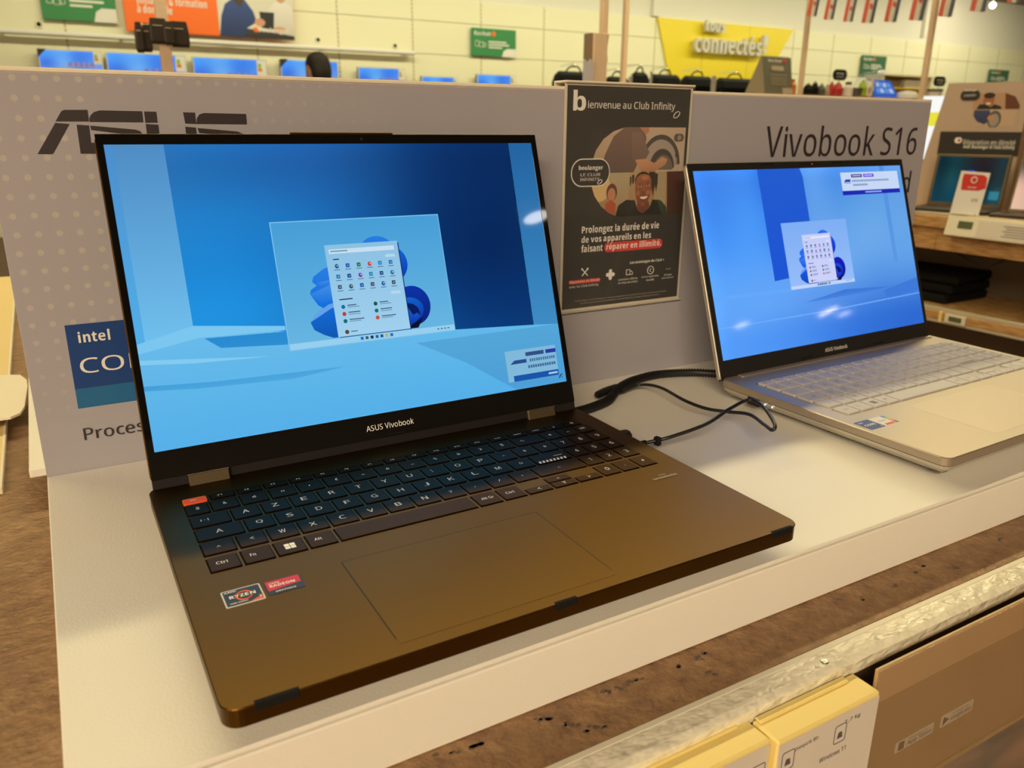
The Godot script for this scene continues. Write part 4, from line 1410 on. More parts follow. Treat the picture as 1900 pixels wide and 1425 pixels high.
	put.call("C", "ink_white", 0.6386, 0.1160, 0.0026, 0.0034, true)
	# rounded badge over the photograph
	var badge := MB.new()
	badge.loft(rr(0.5313 - x0, 0.2092 - y0, 0.5788 - x0, 0.2366 - y0, 0.0132, 8), [[0.0, 0.0014], [0.0, 0.0016]])
	part(badge, "badge", "ink_white", sheet)
	badge = MB.new()
	badge.loft(rr(0.5323 - x0, 0.2102 - y0, 0.5778 - x0, 0.2356 - y0, 0.0123, 8), [[0.0, 0.0016], [0.0, 0.0018]])
	part(badge, "badge", "poster_black", sheet)
	for q in [["boulanger", 0.5402, 0.2243, 0.0295, 0.0058, true], ["LE CLUB", 0.5425, 0.2196, 0.0240, 0.0028, false], ["INFINITY", 0.5420, 0.2150, 0.0240, 0.0028, false]]:
		text(q[0], "ink_white", sheet, q[3], q[4], Transform3D(Basis(), Vector3(q[1] - x0, q[2] - y0, 0.002)), q[5])
	# little looped mark beside the title and the badge
	for q in [[0.6620, 0.2795, 0.0050], [0.5664, 0.2136, 0.0034]]:
		b = MB.new()
		var loop := []
		for i in 25:
			var a := 0.4 + TAU * 1.1 * i / 24.0
			loop.append(Vector3(q[0] - x0 + cos(a) * q[2] * 0.8, q[1] - y0 + sin(a) * q[2] * 0.55 + cos(a) * q[2] * 0.35, 0.0022))
		b.tube(loop, 0.0004, 5)
		part(b, "leaf_mark", "ink_white", sheet)
	# clear front pane
	part(bx(Vector3(-0.0028, -0.003, 0.0030), Vector3(w + 0.0034, h + 0.0022, 0.0040), 0.0002), "front_pane", "acrylic", t)
	part(bx(Vector3(-0.0034, -0.0036, 0.0), Vector3(w + 0.0040, -0.003, 0.0042)), "fold", "acrylic_edge", t)


func poster_photo(p: Print) -> void:
	# upper half: someone in a taupe shirt reaching into a washing machine; lower half: a smiling person in a dark top
	var wall := rgb(196, 172, 148)
	p.poly([[0.98, 0.0], [0.32, 0.0], [0.20, 0.05], [0.10, 0.14], [0.04, 0.26], [0.01, 0.40], [0.0, 0.50], [0.98, 0.50]], rgb(190, 168, 146), rgb(172, 148, 126))
	p.rect(0.58, 0.03, 0.98, 0.5, rgb(186, 168, 150))
	p.oval(0.72, 0.42, 0.215, 0.34, rgb(74, 70, 70), null, PI, TAU)
	p.oval(0.72, 0.43, 0.185, 0.295, rgb(160, 148, 140), null, PI, TAU)
	p.oval(0.74, 0.46, 0.135, 0.22, rgb(66, 60, 58), null, PI, TAU)
	p.oval(0.755, 0.48, 0.105, 0.17, rgb(112, 102, 96), null, PI, TAU)
	p.pill(0.855, 0.07, 0.965, 0.16, rgb(96, 88, 84))
	p.oval(0.915, 0.115, 0.02, 0.028, rgb(150, 140, 132))
	p.oval(0.895, 0.31, 0.016, 0.03, rgb(70, 64, 62))
	# back, sleeve and arm
	p.poly([[0.10, 0.5], [0.14, 0.30], [0.22, 0.10], [0.33, 0.0], [0.52, 0.0], [0.56, 0.12], [0.54, 0.26], [0.44, 0.5]], rgb(122, 100, 92), rgb(98, 80, 76))
	p.poly([[0.40, 0.06], [0.50, 0.05], [0.60, 0.28], [0.56, 0.36], [0.42, 0.36]], rgb(132, 110, 102), rgb(112, 92, 86))
	p.poly([[0.45, 0.36], [0.56, 0.35], [0.66, 0.40], [0.74, 0.33], [0.80, 0.36], [0.78, 0.42], [0.66, 0.5], [0.52, 0.5]], rgb(196, 150, 116), rgb(170, 122, 92))
	p.poly([[0.48, 0.0], [0.58, 0.0], [0.585, 0.05], [0.55, 0.08]], rgb(180, 128, 98))
	# lower half: blurred room
	p.poly([[0.0, 0.50], [0.98, 0.50], [0.98, 1.0], [0.30, 1.0], [0.20, 0.95], [0.09, 0.85], [0.03, 0.70]], rgb(176, 150, 112), rgb(150, 122, 88))
	p.oval(0.10, 0.66, 0.11, 0.16, rgb(206, 178, 128))
	p.poly([[0.20, 0.5], [0.40, 0.5], [0.40, 0.8], [0.24, 0.9]], rgb(172, 160, 132), rgb(160, 140, 110))
	p.oval(0.225, 0.72, 0.055, 0.10, rgb(96, 62, 48))
	p.oval(0.225, 0.745, 0.04, 0.075, rgb(184, 128, 96))
	p.poly([[0.15, 0.98], [0.17, 0.84], [0.22, 0.80], [0.27, 0.85], [0.27, 0.99]], rgb(182, 70, 50), rgb(150, 90, 60))
	p.rect(0.68, 0.5, 0.80, 0.98, rgb(166, 150, 118))
	p.poly([[0.80, 0.5], [0.98, 0.5], [0.98, 1.0], [0.83, 1.0]], rgb(78, 34, 22), rgb(64, 30, 20))
	# hair, face and smile
	p.oval(0.548, 0.600, 0.088, 0.105, rgb(30, 21, 18))
	for q in [[0.655, 0.50, 0.79, 0.020], [0.625, 0.50, 0.70, 0.018], [0.690, 0.52, 0.74, 0.014], [0.440, 0.53, 0.64, 0.012], [0.415, 0.55, 0.66, 0.008]]:
		p.poly([[q[0] - q[3], q[1]], [q[0] + q[3], q[1]], [q[0] + q[3] * 1.2, (q[1] + q[2]) / 2], [q[0] + q[3] * 0.4, q[2]], [q[0] - q[3] * 0.8, (q[1] + q[2]) / 2 + 0.03]], rgb(44, 31, 24), rgb(62, 46, 34))
	# neck and dark top
	p.poly([[0.50, 0.84], [0.62, 0.84], [0.645, 0.96], [0.56, 1.0], [0.485, 0.96]], rgb(112, 64, 44), rgb(96, 54, 38))
	p.poly([[0.27, 1.0], [0.30, 0.87], [0.38, 0.81], [0.47, 0.82], [0.50, 0.93], [0.56, 0.98], [0.63, 0.92], [0.66, 0.82], [0.74, 0.83], [0.81, 0.90], [0.83, 1.0]], rgb(24, 24, 26), rgb(16, 16, 18))
	p.poly([[0.71, 0.82], [0.76, 0.84], [0.82, 0.92], [0.83, 1.0], [0.77, 1.0]], rgb(46, 72, 58), rgb(34, 54, 46))
	# face: forehead, cheeks, jaw
	p.poly([[0.468, 0.62], [0.480, 0.56], [0.515, 0.525], [0.565, 0.520], [0.610, 0.535], [0.635, 0.585], [0.642, 0.67], [0.634, 0.76], [0.610, 0.84], [0.572, 0.895], [0.540, 0.895], [0.502, 0.85], [0.476, 0.77], [0.466, 0.69]], rgb(150, 94, 66), rgb(116, 66, 46))
	p.oval(0.570, 0.565, 0.040, 0.026, rgb(176, 116, 84))
	p.oval(0.606, 0.735, 0.022, 0.030, rgb(172, 106, 76))
	p.oval(0.502, 0.742, 0.022, 0.030, rgb(158, 96, 68))
	p.oval(0.556, 0.870, 0.022, 0.014, rgb(140, 84, 58))
	for e in [[0.517, 0.662], [0.601, 0.654]]:
		p.poly([[e[0] - 0.026, e[1] - 0.026], [e[0], e[1] - 0.038], [e[0] + 0.026, e[1] - 0.028], [e[0], e[1] - 0.031]], rgb(30, 20, 16))
		p.oval(e[0], e[1], 0.017, 0.011, rgb(214, 198, 184))
		p.oval(e[0], e[1], 0.008, 0.011, rgb(22, 14, 12))
		p.poly([[e[0] - 0.020, e[1] - 0.004], [e[0], e[1] - 0.015], [e[0] + 0.020, e[1] - 0.004], [e[0], e[1] - 0.009]], rgb(34, 22, 18))
	p.poly([[0.553, 0.66], [0.568, 0.66], [0.584, 0.728], [0.562, 0.742], [0.540, 0.732]], rgb(160, 100, 72), rgb(132, 78, 54))
	p.oval(0.549, 0.734, 0.006, 0.005, rgb(60, 32, 24))
	p.oval(0.575, 0.732, 0.006, 0.005, rgb(60, 32, 24))
	p.poly([[0.512, 0.778], [0.540, 0.770], [0.562, 0.774], [0.584, 0.768], [0.614, 0.772], [0.600, 0.812], [0.565, 0.836], [0.528, 0.816]], rgb(112, 46, 40))
	p.poly([[0.520, 0.782], [0.562, 0.780], [0.607, 0.776], [0.594, 0.802], [0.563, 0.812], [0.532, 0.804]], rgb(232, 222, 212))
	# the disc's outline keeps the rest of the sheet black
	var blk := lin(0.030, 0.028, 0.027)
	p.poly([[0, 0], [0.34, 0], [0.22, 0.045], [0.12, 0.13], [0.05, 0.25], [0.015, 0.38], [0, 0.5]], blk)
	p.poly([[0, 0.5], [0.012, 0.62], [0.05, 0.75], [0.12, 0.87], [0.20, 0.95], [0.29, 1.0], [0, 1.0]], blk)


# ---------------------------------------------------------------- table under the stand, with its price rail
func table_and_rail() -> void:
	var ty := -0.0416
	var t := thing("display_table", "long brown laminate table under the white stand", "table", Vector3(0, FLOOR_Y, 0))
	var up := ty - FLOOR_Y
	# boards lie along the table, with open joints
	var zs := [0.413, 0.355, 0.176, -0.0605, -0.30, -0.56, -0.80, -1.05, -1.30]
	for i in zs.size() - 1:
		part(bx(Vector3(-0.75, up - 0.03, zs[i + 1] + 0.0006), Vector3(1.16, up, zs[i] - (0.0006 if i else 0.0)), 0.0008), "board", "table_board", t)
	part(bx(Vector3(-0.74, up - 0.034, -1.29), Vector3(1.15, up - 0.029, 0.41)), "core_board", "table_side", t)
	for q in [[-0.70, -1.25], [-0.70, 0.33], [1.06, -1.25], [1.06, 0.33]]:
		part(bx(Vector3(q[0], 0, q[1]), Vector3(q[0] + 0.06, up - 0.034, q[1] + 0.06), 0.003), "leg", "table_side", t)
	part(bx(Vector3(-0.64, up - 0.30, -0.02), Vector3(1.06, up - 0.034, 0.0)), "modesty_board", "table_side", t)
	# worn pits in the front board
	rng.seed = 5
	var pits := MB.new()
	for q in [[803, 1399], [842, 1398], [880, 1386], [885, 1383], [1000, 1335], [1018, 1333], [1055, 1344], [1065, 1346], [1100, 1350], [1128, 1285], [1150, 1278], [1170, 1268], [1185, 1262], [1090, 1355], [1115, 1349], [1252, 1238], [1298, 1221], [1320, 1250], [1310, 1213], [1600, 1110], [1660, 1088], [1715, 1053], [1770, 1052], [1850, 1000], [1700, 1062]]:
		for k in 3:
			var c := on_y(q[0] + rng.randf_range(-8, 8), q[1] + rng.randf_range(-4, 4), ty)
			if c.z < 0.378 or c.z > 0.411:
				continue
			var r := rng.randf_range(0.0006, 0.0016)
			var pts := PackedVector2Array()
			for i in 7:
				var a := TAU * i / 7
				var rr_ := r * rng.randf_range(0.6, 1.2)
				pts.append(Vector2(c.x + cos(a) * rr_ * 1.7, -c.z + sin(a) * rr_))
			pits.loft(pts, [[0.0, ty - FLOOR_Y - 0.0005], [0.0, ty - FLOOR_Y + 0.00012]], Transform3D(FLAT, Vector3.ZERO), false)
	part(pits, "pits", "table_pit", t).set_meta("kind", "stuff")

	# price rail along the table's front edge
	var r := thing("price_rail", "glossy cream price rail screwed along the front edge of the table", "rail", Vector3(-0.75, ty - 0.085, 0.413))
	var L := 1.91
	part(bx(Vector3(0, 0.078, 0.0), Vector3(L, 0.0855, 0.0042), 0.0004), "back_strip", "rail_plain", r)
	var b := MB.new()
	b.loft(pv([0.0042, 0.078, 0.019, 0.074, 0.0195, 0.083, 0.015, 0.0848, 0.0042, 0.0852]), [[0.0, -L], [0.0, 0.0]], Transform3D(Basis(Vector3(0, 0, 1), Vector3(0, 1, 0), Vector3(-1, 0, 0)), Vector3.ZERO))
	part(b, "top_strip", "rail_white", r)
	part(bx(Vector3(0, 0.010, 0.0), Vector3(L, 0.0765, 0.012), 0.0005), "channel", "rail_dark", r)
	b = MB.new()
	b.lathe([[0.0, 0.0007], [0.002, 0.0007], [0.0026, 0.0]], 14)
	b.box(Vector3(-0.0016, 0.0006, -0.0003), Vector3(0.0016, 0.0009, 0.0003))
	b.box(Vector3(-0.0003, 0.0006, -0.0016), Vector3(0.0003, 0.0009, 0.0016))
	var sp := on_y(1518, 1220, ty)
	part(b, "screw", "screw_steel", r, Transform3D(Basis(), Vector3(sp.x + 0.75, 0.0849, 0.0115)))
	# printed strip behind a clear film, to the side of the price labels
	var zf := 0.4450
	var hold := thing("app_strip", "brown printed strip with two shop app badges in the price rail", "strip", Vector3(0.4640, -0.153, zf))
	part(bx(Vector3(0, 0, -0.0012), Vector3(0.66, 0.085, -0.0004)), "card", "holder_card", hold)
	part(bx(Vector3(0, 0.085, -0.0014), Vector3(0.66, 0.1110, 0.0008), 0.0005), "upper_lip", "holder_lip", hold)
	part(bx(Vector3(0, -0.004, -0.0014), Vector3(0.66, 0.0, 0.0012), 0.0005), "lower_lip", "holder_card", hold)
	part(bx(Vector3(0, 0.0, 0.0016), Vector3(0.66, 0.111, 0.0022)), "film", "clear_film", hold)
	var fr := Transform3D(Basis(), Vector3(0, 0, zf))
	var k := 0
	for q in [[1657, 1399, 1728, 1362, 1735, 1342, 1667, 1375, "App Store", 0], [1742, 1354, 1801, 1318, 1810, 1294, 1750, 1330, "Google play", 1]]:
		var pts := drawn(fr, q.slice(0, 8))
		var lo := Vector2(1e9, 1e9)
		var hi := Vector2(-1e9, -1e9)
		for s in pts:
			lo = lo.min(s); hi = hi.max(s)
		lo.y = (pts[0].y + pts[1].y) / 2; hi.y = (pts[2].y + pts[3].y) / 2
		lo.x = (pts[0].x + pts[3].x) / 2; hi.x = (pts[1].x + pts[2].x) / 2
		var off := hold.position
		var bd := MB.new()
		bd.loft(rr(lo.x - off.x, lo.y - off.y, hi.x - off.x, hi.y - off.y, 0.001, 3), [[0.0, -0.0004], [0.0, 0.0]])
		var o := part(bd, "badge", "badge_grey", hold)
		var ww := hi.x - lo.x
		var hh := hi.y - lo.y
		text(q[8], "badge_ink", o, ww * 0.64, hh * 0.50, Transform3D(Basis(), Vector3(lo.x - off.x + ww * 0.29, lo.y - off.y + hh * 0.14, 0.0004)))
		text("DISPONIBLE SUR", "badge_ink", o, ww * 0.50, hh * 0.12, Transform3D(Basis(), Vector3(lo.x - off.x + ww * 0.32, lo.y - off.y + hh * 0.74, 0.0004)))
		var ic := MB.new()
		if k == 0:
			ic.loft(rr(lo.x - off.x + ww * 0.07, lo.y - off.y + hh * 0.15, lo.x - off.x + ww * 0.21, lo.y - off.y + hh * 0.88, 0.0006, 3), [[0.0, 0.0], [0.0, 0.0003]])
		else:
			ic.loft(pv([lo.x - off.x + ww * 0.06, lo.y - off.y + hh * 0.18, lo.x - off.x + ww * 0.23, lo.y - off.y + hh * 0.5, lo.x - off.x + ww * 0.06, lo.y - off.y + hh * 0.85]), [[0.0, 0.0], [0.0, 0.0003]])
		part(ic, "badge_icon", "badge_ink", o)
		k += 1
	# two electronic price labels clipped into the rail
	for q in [[0.3737, 0.4590, 0.0, 0], [0.2850, 0.3725, -0.004, 1]]:
		var lb := thing("price_label", ["cream price label with a weight icon and Windows 11 line", "cream price label with an empty outlined box"][q[3]], "label", Vector3(q[0], ty - 0.0935, 0.433 + q[2]))
		var wd: float = q[1] - q[0]
		b = MB.new()
		b.box(Vector3(0, 0, 0), Vector3(wd, 0.0852, 0.0195), 0.0012)
		b.box(Vector3(0.002, 0.0852, 0.0), Vector3(wd - 0.010, 0.0868, 0.005), 0.0006)
		part(b, "case", "label_cream", lb)
		var paper := part(bx(Vector3(0.001, 0.002, 0.0195), Vector3(wd - 0.001, 0.0825, 0.0200)), "paper", "label_paper", lb)
		var ff := Transform3D(Basis(), Vector3(0, 0, 0.4532 + q[2]))
		var at := func(u: float, v: float) -> Vector3:
			var s := on_plane(u, v, ff.origin, Vector3.BACK)
			return Vector3(s.x - lb.position.x, s.y - lb.position.y, 0.0203)
		if q[3] == 0:
			text("1,7 kg", "label_ink", paper, 0.0135, 0.0034, Transform3D(Basis(), at.call(1567, 1345)))
			text("Jusqu'à 8h", "label_ink", paper, 0.019, 0.0034, Transform3D(Basis(), at.call(1474, 1396)))
			text("Windows 11", "label_ink", paper, 0.0225, 0.0034, Transform3D(Basis(), at.call(1519, 1417)))
			for w in [[1559, 1361, 0.0048, 0.0062], [1462, 1411, 0.0048, 0.0062]]:
				var c: Vector3 = at.call(w[0], w[1])
				b = MB.new()
				var o := rr(c.x - w[2], c.y - w[3], c.x + w[2], c.y + w[3], 0.0015, 3)
				var loop := []
				for s in o:
					loop.append(Vector3(s.x, s.y, 0.0201))
				loop.append(loop[0])
				b.tube(loop, 0.0003, 5, false)
				b.loft(pv([c.x - 0.0022, c.y - 0.003, c.x + 0.0022, c.y - 0.003, c.x + 0.0014, c.y + 0.001, c.x - 0.0014, c.y + 0.001]), [[0.0, 0.0200], [0.0, 0.0203]])
				part(b, "icon", "label_ink", paper)
		else:
			b = MB.new()
			var loop := []
			for s in rr(0.030, 0.064, wd - 0.003, 0.0715, 0.0008, 2):
				loop.append(Vector3(s.x, s.y, 0.0201))
			loop.append(loop[0])
			b.tube(loop, 0.0003, 5, false)
			part(b, "outline_box", "label_ink", paper)
	# left of the stand: foot of the neighbouring stand, a cream strip and a rounded white card
	t = thing("neighbour_stand", "foot of a second white stand behind the printed back panel", "stand", Vector3(0.029, ty, -0.052))
	part(bx(Vector3(0, 0.0225, -0.30), Vector3(1.0, 0.0305, 0.0), 0.001), "foot_plate", "stand_white", t)
	part(bx(Vector3(0.012, 0, -0.29), Vector3(0.99, 0.0225, -0.055)), "plinth", "stand_white", t)
	t = thing("dividing_strip", "cream wooden strip lying along the table behind the printed panel", "strip", Vector3(-0.155, ty, -0.085))
	part(bx(Vector3(0, 0, -1.18), Vector3(0.160, 0.006, 0.0), 0.0015), "board", "strip_cream", t)
	part(bx(Vector3(0.158, 0.0, -1.18), Vector3(0.1605, 0.0068, 0.0), 0.0005), "edge_band", "edge_white", t)
	b = MB.new()
	var card := drawn(Transform3D(FLAT, Vector3(0, -0.022, 0)), [-40, 700, 38, 699, 50, 708, 52, 720, 46, 758, 38, 770, 20, 778, -40, 786])
	b.loft(card, [[0.0, 0.0], [0.0, 0.0025]], Transform3D(FLAT, Vector3(0, -0.022, 0)))
	t = thing("rounded_card", "blank white card with rounded corners standing clear of the cream strip", "card", Vector3.ZERO)
	part(b, "card", "edge_white", t)
	part(bx(Vector3(-0.03, ty + 0.006, -0.285), Vector3(-0.005, -0.022, -0.255)), "foot", "rail_dark", t)


# ---------------------------------------------------------------- counter across the aisle
func side_counter() -> void:
	var cx := 3.12
	var t := thing("side_counter", "two-tier wooden counter with laptops across the aisle", "counter", Vector3(cx, FLOOR_Y, 0))
	var up := -0.0416 - FLOOR_Y
	part(bx(Vector3(0.01, up - 0.035, -2.6), Vector3(0.9, up, 1.4), 0.002), "upper_shelf", "shelf_wood", t)
	part(bx(Vector3(0.0, up - 0.012, -2.6), Vector3(0.02, up - 0.0002, 1.4), 0.002), "metal_edge", "shelf_metal", t)
	part(bx(Vector3(-0.004, up - 0.06, -2.6), Vector3(0.012, up - 0.012, 1.4), 0.004), "rail_face", "shelf_wood", t)
	part(bx(Vector3(0.014, up - 0.145, -2.6), Vector3(0.03, up - 0.06, -1.262), 0.001), "fascia", "shelf_wood", t)
	part(bx(Vector3(0.014, up - 0.145, -1.26), Vector3(0.03, up - 0.06, 1.4), 0.001), "fascia", "shelf_wood", t)
	var lo := -0.411 - FLOOR_Y
	part(bx(Vector3(0.01, lo - 0.03, -2.6), Vector3(0.9, lo, 1.4), 0.002), "lower_shelf", "shelf_wood", t)
	part(bx(Vector3(0.0, lo - 0.012, -2.6), Vector3(0.02, lo + 0.004, 1.4), 0.002), "metal_edge", "shelf_metal", t)
	part(bx(Vector3(-0.004, lo - 0.045, -2.6), Vector3(0.012, lo - 0.012, 1.4), 0.003), "rail_face", "shelf_wood", t)
	part(bx(Vector3(-0.002, lo - 0.057, -2.6), Vector3(0.014, lo - 0.045, 1.4), 0.002), "metal_edge", "shelf_metal", t)
	part(bx(Vector3(0.45, 0, -2.6), Vector3(0.47, up - 0.035, 1.4)), "back_board", "cavity_board", t)
	part(bx(Vector3(0.45, 0, -0.70), Vector3(0.02, up - 0.035, -0.68)), "upright", "cavity_board", t)
	part(bx(Vector3(0.40, 0, -2.6), Vector3(0.9, lo - 0.03, 1.4)), "plinth", "cavity_board", t)
	var b := MB.new()
	b.tube(smooth([Vector3(0.06, up - 0.15, -1.20), Vector3(0.07, up - 0.185, -1.12), Vector3(0.06, up - 0.19, -1.06), Vector3(0.06, up - 0.15, -1.0)], 6), 0.004, 6)
	part(b, "wire", "wire_dark", t)
	# stacked dark cases on the lower shelf
	for i in 3:
		b = MB.new()
		b.box(Vector3(0, 0, 0), Vector3(0.30, 0.035, 0.40), 0.008)
		solo(b, "laptop_case", "bag_black", ["dark laptop case at the bottom of the stack on the lower shelf across the aisle", "dark laptop case in the middle of the stack on the lower shelf across the aisle", "dark laptop case on top of the stack on the lower shelf across the aisle"][i], "case", "dark laptop cases on the lower shelf", Transform3D(Basis(Vector3.UP, 0.05 * i), Vector3(cx + 0.08 + 0.012 * i, -0.411 + 0.0355 * i, -1.62)))
	# price labels on the two edges
	t = thing("shelf_label", "long cream price label on the upper shelf edge across the aisle", "label", Vector3(cx - 0.034, -0.119, -1.205))
	var tilt := Basis(Vector3.BACK, -0.22)
	part(bx(Vector3(0, 0, 0), Vector3(0.012, 0.076, 0.62), 0.002), "case", "rail_plain", t, Transform3D(tilt, Vector3.ZERO))
	part(bx(Vector3(-0.001, 0.030, 0.048), Vector3(0.0, 0.058, 0.105)), "display", "lcd_green", t, Transform3D(tilt, Vector3.ZERO))
	part(bx(Vector3(-0.001, 0.006, 0.125), Vector3(0.0, 0.066, 0.60)), "paper", "label_paper", t, Transform3D(tilt, Vector3.ZERO))
	for i in 5:
		part(bx(Vector3(-0.0014, 0.016 + 0.009 * i, 0.22 + 0.01 * (i % 2)), Vector3(-0.0009, 0.019 + 0.009 * i, 0.36 - 0.02 * (i % 3))), "text_line", "label_ink", t, Transform3D(tilt, Vector3.ZERO))
	t = thing("shelf_label", "small cream price tag on the lower shelf edge across the aisle", "label", Vector3(cx - 0.012, -0.459, -1.155))
	part(bx(Vector3(0, 0, 0), Vector3(0.008, 0.036, 0.085), 0.002), "case", "rail_plain", t)
	part(bx(Vector3(-0.001, 0.008, 0.018), Vector3(0.0, 0.028, 0.070)), "display", "lcd_green", t)
	part(bx(Vector3(0.0, -0.004, -0.026), Vector3(0.007, 0.040, -0.012), 0.002), "clip", "label_cream", t)
	# items stand turned a little towards the aisle
	var nrm := Vector3(-0.97, 0, 0.25).normalized()
	var pl := func(k: float) -> Transform3D: return frame(Vector3(cx + k, 0, -1.2), nrm)
	# wedge header
	var f: Transform3D = pl.call(0.34)
	var hp := drawn(f, [1760, 155, 1912, 164, 1912, 292, 1760, 290])
	var y_low := -0.0416
	hp[2] = Vector2(hp[1].x, y_low); hp[3] = Vector2(hp[0].x, y_low)
	t = thing("header_box", "taupe wedge-shaped header box with a black repair band across the aisle", "sign", f.origin, "", f.basis)
	b = MB.new()
	var x0 := hp[0].x
	var x1 := hp[1].x
	var y1 := hp[0].y
	b.loft(pv([0.0, y_low, 0.0, y1, -0.012, y1, -0.16, y_low]), [[0.0, x0], [0.0, x1]], Transform3D(Basis(Vector3(0, 0, 1), Vector3(0, 1, 0), Vector3(1, 0, 0)), Vector3.ZERO))
	part(b, "body", "taupe_print", t)
	b = MB.new()
	b.loft(pv([x0, y_low, x0, y1, x0 - 0.075, y_low + 0.06, x0 - 0.085, y_low]), [[0.0, -0.012], [0.0, -0.004]])
	part(b, "side_wing", "taupe_print", t)
	var band := drawn(f, [1760, 244, 1912, 252, 1912, 292, 1760, 287])
	part(bx(Vector3(x0, band[3].y, 0.0), Vector3(x1, band[0].y, 0.002)), "black_band", "poster_black", t)
	var tl := drawn(f, [1787, 269, 1787, 257, 1885, 262, 1787, 275, 1787, 269, 1883, 276])
	text("Réparation en illimité", "ink_white", t, tl[2].x - tl[0].x, 0.026, Transform3D(Basis(), Vector3(tl[0].x, tl[0].y - 0.004, 0.004)))
	text("Avec Boulanger le Club Infinity", "ink_white", t, tl[5].x - tl[3].x, 0.018, Transform3D(Basis(), Vector3(tl[3].x, tl[3].y - 0.004, 0.004)), true)
	var tg := drawn(f, [1772, 260, 1786, 255])
	b = MB.new()
	b.loft(rr(tg[0].x, tg[0].y - 0.012, tg[1].x, tg[1].y, 0.010, 4), [[0.0, 0.002], [0.0, 0.004]])
	part(b, "toggle_icon", "ink_white", t)
	b = MB.new()
	b.ball(Vector3(tg[1].x - 0.010, (tg[0].y + tg[1].y) / 2 - 0.006, 0.004), Vector3(0.006, 0.006, 0.001), Transform3D(), 6)
	part(b, "toggle_dot", "red_pill", t)
	var p := Print.new(800, 640, lin(0.45, 0.34, 0.27))
	p.poly([[0.18, 0.06], [0.72, 0.06], [0.90, 0.16], [1.0, 0.40], [1.0, 0.50], [0.18, 0.50]], rgb(176, 140, 112))
	p.poly([[0.72, 0.06], [0.90, 0.16], [1.0, 0.40], [1.0, 0.50], [0.76, 0.50]], rgb(96, 52, 36))
	p.oval(0.45, 0.26, 0.10, 0.19, rgb(156, 96, 66))
	p.oval(0.45, 0.12, 0.10, 0.08, rgb(40, 28, 24))
	p.oval(0.45, 0.34, 0.045, 0.03, rgb(225, 210, 195))
	p.poly([[0.25, 0.5], [0.30, 0.36], [0.40, 0.36], [0.50, 0.44], [0.56, 0.36], [0.68, 0.42], [0.70, 0.5]], rgb(24, 26, 30))
	p.poly([[0.22, 0.52], [0.96, 0.52], [0.96, 0.95], [0.50, 0.97], [0.34, 0.90], [0.24, 0.76], [0.20, 0.60]], rgb(186, 160, 138))
	p.poly([[0.22, 0.52], [0.50, 0.52], [0.54, 0.80], [0.44, 0.92], [0.30, 0.84], [0.22, 0.68]], rgb(56, 66, 110), rgb(40, 48, 86))
	p.oval(0.60, 0.78, 0.12, 0.24, rgb(84, 78, 76))
	p.oval(0.60, 0.80, 0.085, 0.18, rgb(150, 142, 136))
	p.oval(0.54, 0.74, 0.06, 0.08, rgb(188, 136, 104))
	var pp := drawn(f, [1780, 236, 1885, 236, 1885, 168, 1780, 168])
	b = MB.new()
	b.pic(Vector3(pp[0].x, pp[0].y, 0.001), Vector3(pp[1].x, pp[0].y, 0.001), Vector3(pp[1].x, pp[2].y, 0.001), Vector3(pp[0].x, pp[2].y, 0.001), Vector3.BACK)
	part(b, "photograph", picture("header_photo", p.tex(400, 320), 0.6), t)
	var bg := drawn(f, [1781, 187, 1817, 187, 1817, 167, 1781, 167])
	b = MB.new()
	b.loft(rr(bg[0].x, bg[0].y, bg[1].x, bg[2].y, (bg[2].y - bg[0].y) * 0.48, 6), [[0.0, 0.001], [0.0, 0.003]])
	part(b, "badge", "poster_black", t)
	text("boulanger", "ink_white", t, (bg[1].x - bg[0].x) * 0.62, 0.010, Transform3D(Basis(), Vector3(bg[0].x + 0.014, bg[0].y + 0.034, 0.005)), true)
	text("LE CLUB INFINITY", "ink_white", t, (bg[1].x - bg[0].x) * 0.62, 0.008, Transform3D(Basis(), Vector3(bg[0].x + 0.014, bg[0].y + 0.016, 0.005)))
	# dark laptop before the header
	f = pl.call(0.21)
	var sp := drawn(f, [1705, 383, 1842, 394, 1874, 293, 1733, 289])
	t = thing("laptop", "dark laptop with a teal screen on the counter across the aisle", "laptop", f.origin, "", f.basis)
	var wl := sp[2].x - sp[3].x
	var base_y := -0.0416
	var hh := sp[3].y - base_y
	var ox := sp[3].x
	b = MB.new()
	b.box(Vector3(0, 0, -0.008), Vector3(wl, hh, 0.0), 0.003)
	var lean := Transform3D(Basis(Vector3.RIGHT, -0.18), Vector3(ox, base_y + 0.012, 0.0))
	part(b, "lid", "hinge_metal", t, lean)
	p = Print.new(640, 400, rgb(14, 52, 66))
	p.field([[rgb(14, 50, 60), rgb(20, 66, 74), rgb(30, 54, 60), rgb(42, 38, 46), rgb(40, 40, 46), rgb(36, 58, 64)], [rgb(16, 60, 72), rgb(26, 84, 92), rgb(22, 60, 76), rgb(32, 36, 46), rgb(34, 38, 46), rgb(34, 60, 66)], [rgb(14, 66, 84), rgb(18, 76, 92), rgb(16, 70, 92), rgb(18, 56, 76), rgb(22, 60, 76), rgb(24, 76, 88)]])
	p.poly([[0.40, 0.42], [0.48, 0.28], [0.56, 0.28], [0.56, 0.72], [0.36, 0.72]], rgb(26, 74, 190), rgb(50, 110, 220))
	p.rect(0.84, 0.72, 0.98, 0.90, rgb(50, 140, 160))
	b = MB.new()
	b.pic(Vector3(0.012, 0.016, 0.0006), Vector3(wl - 0.012, 0.016, 0.0006), Vector3(wl - 0.012, hh - 0.010, 0.0006), Vector3(0.012, hh - 0.010, 0.0006), Vector3.BACK)
	part(b, "screen", lit_picture("screen_three", p.tex(320, 200), 0.75), t, lean)
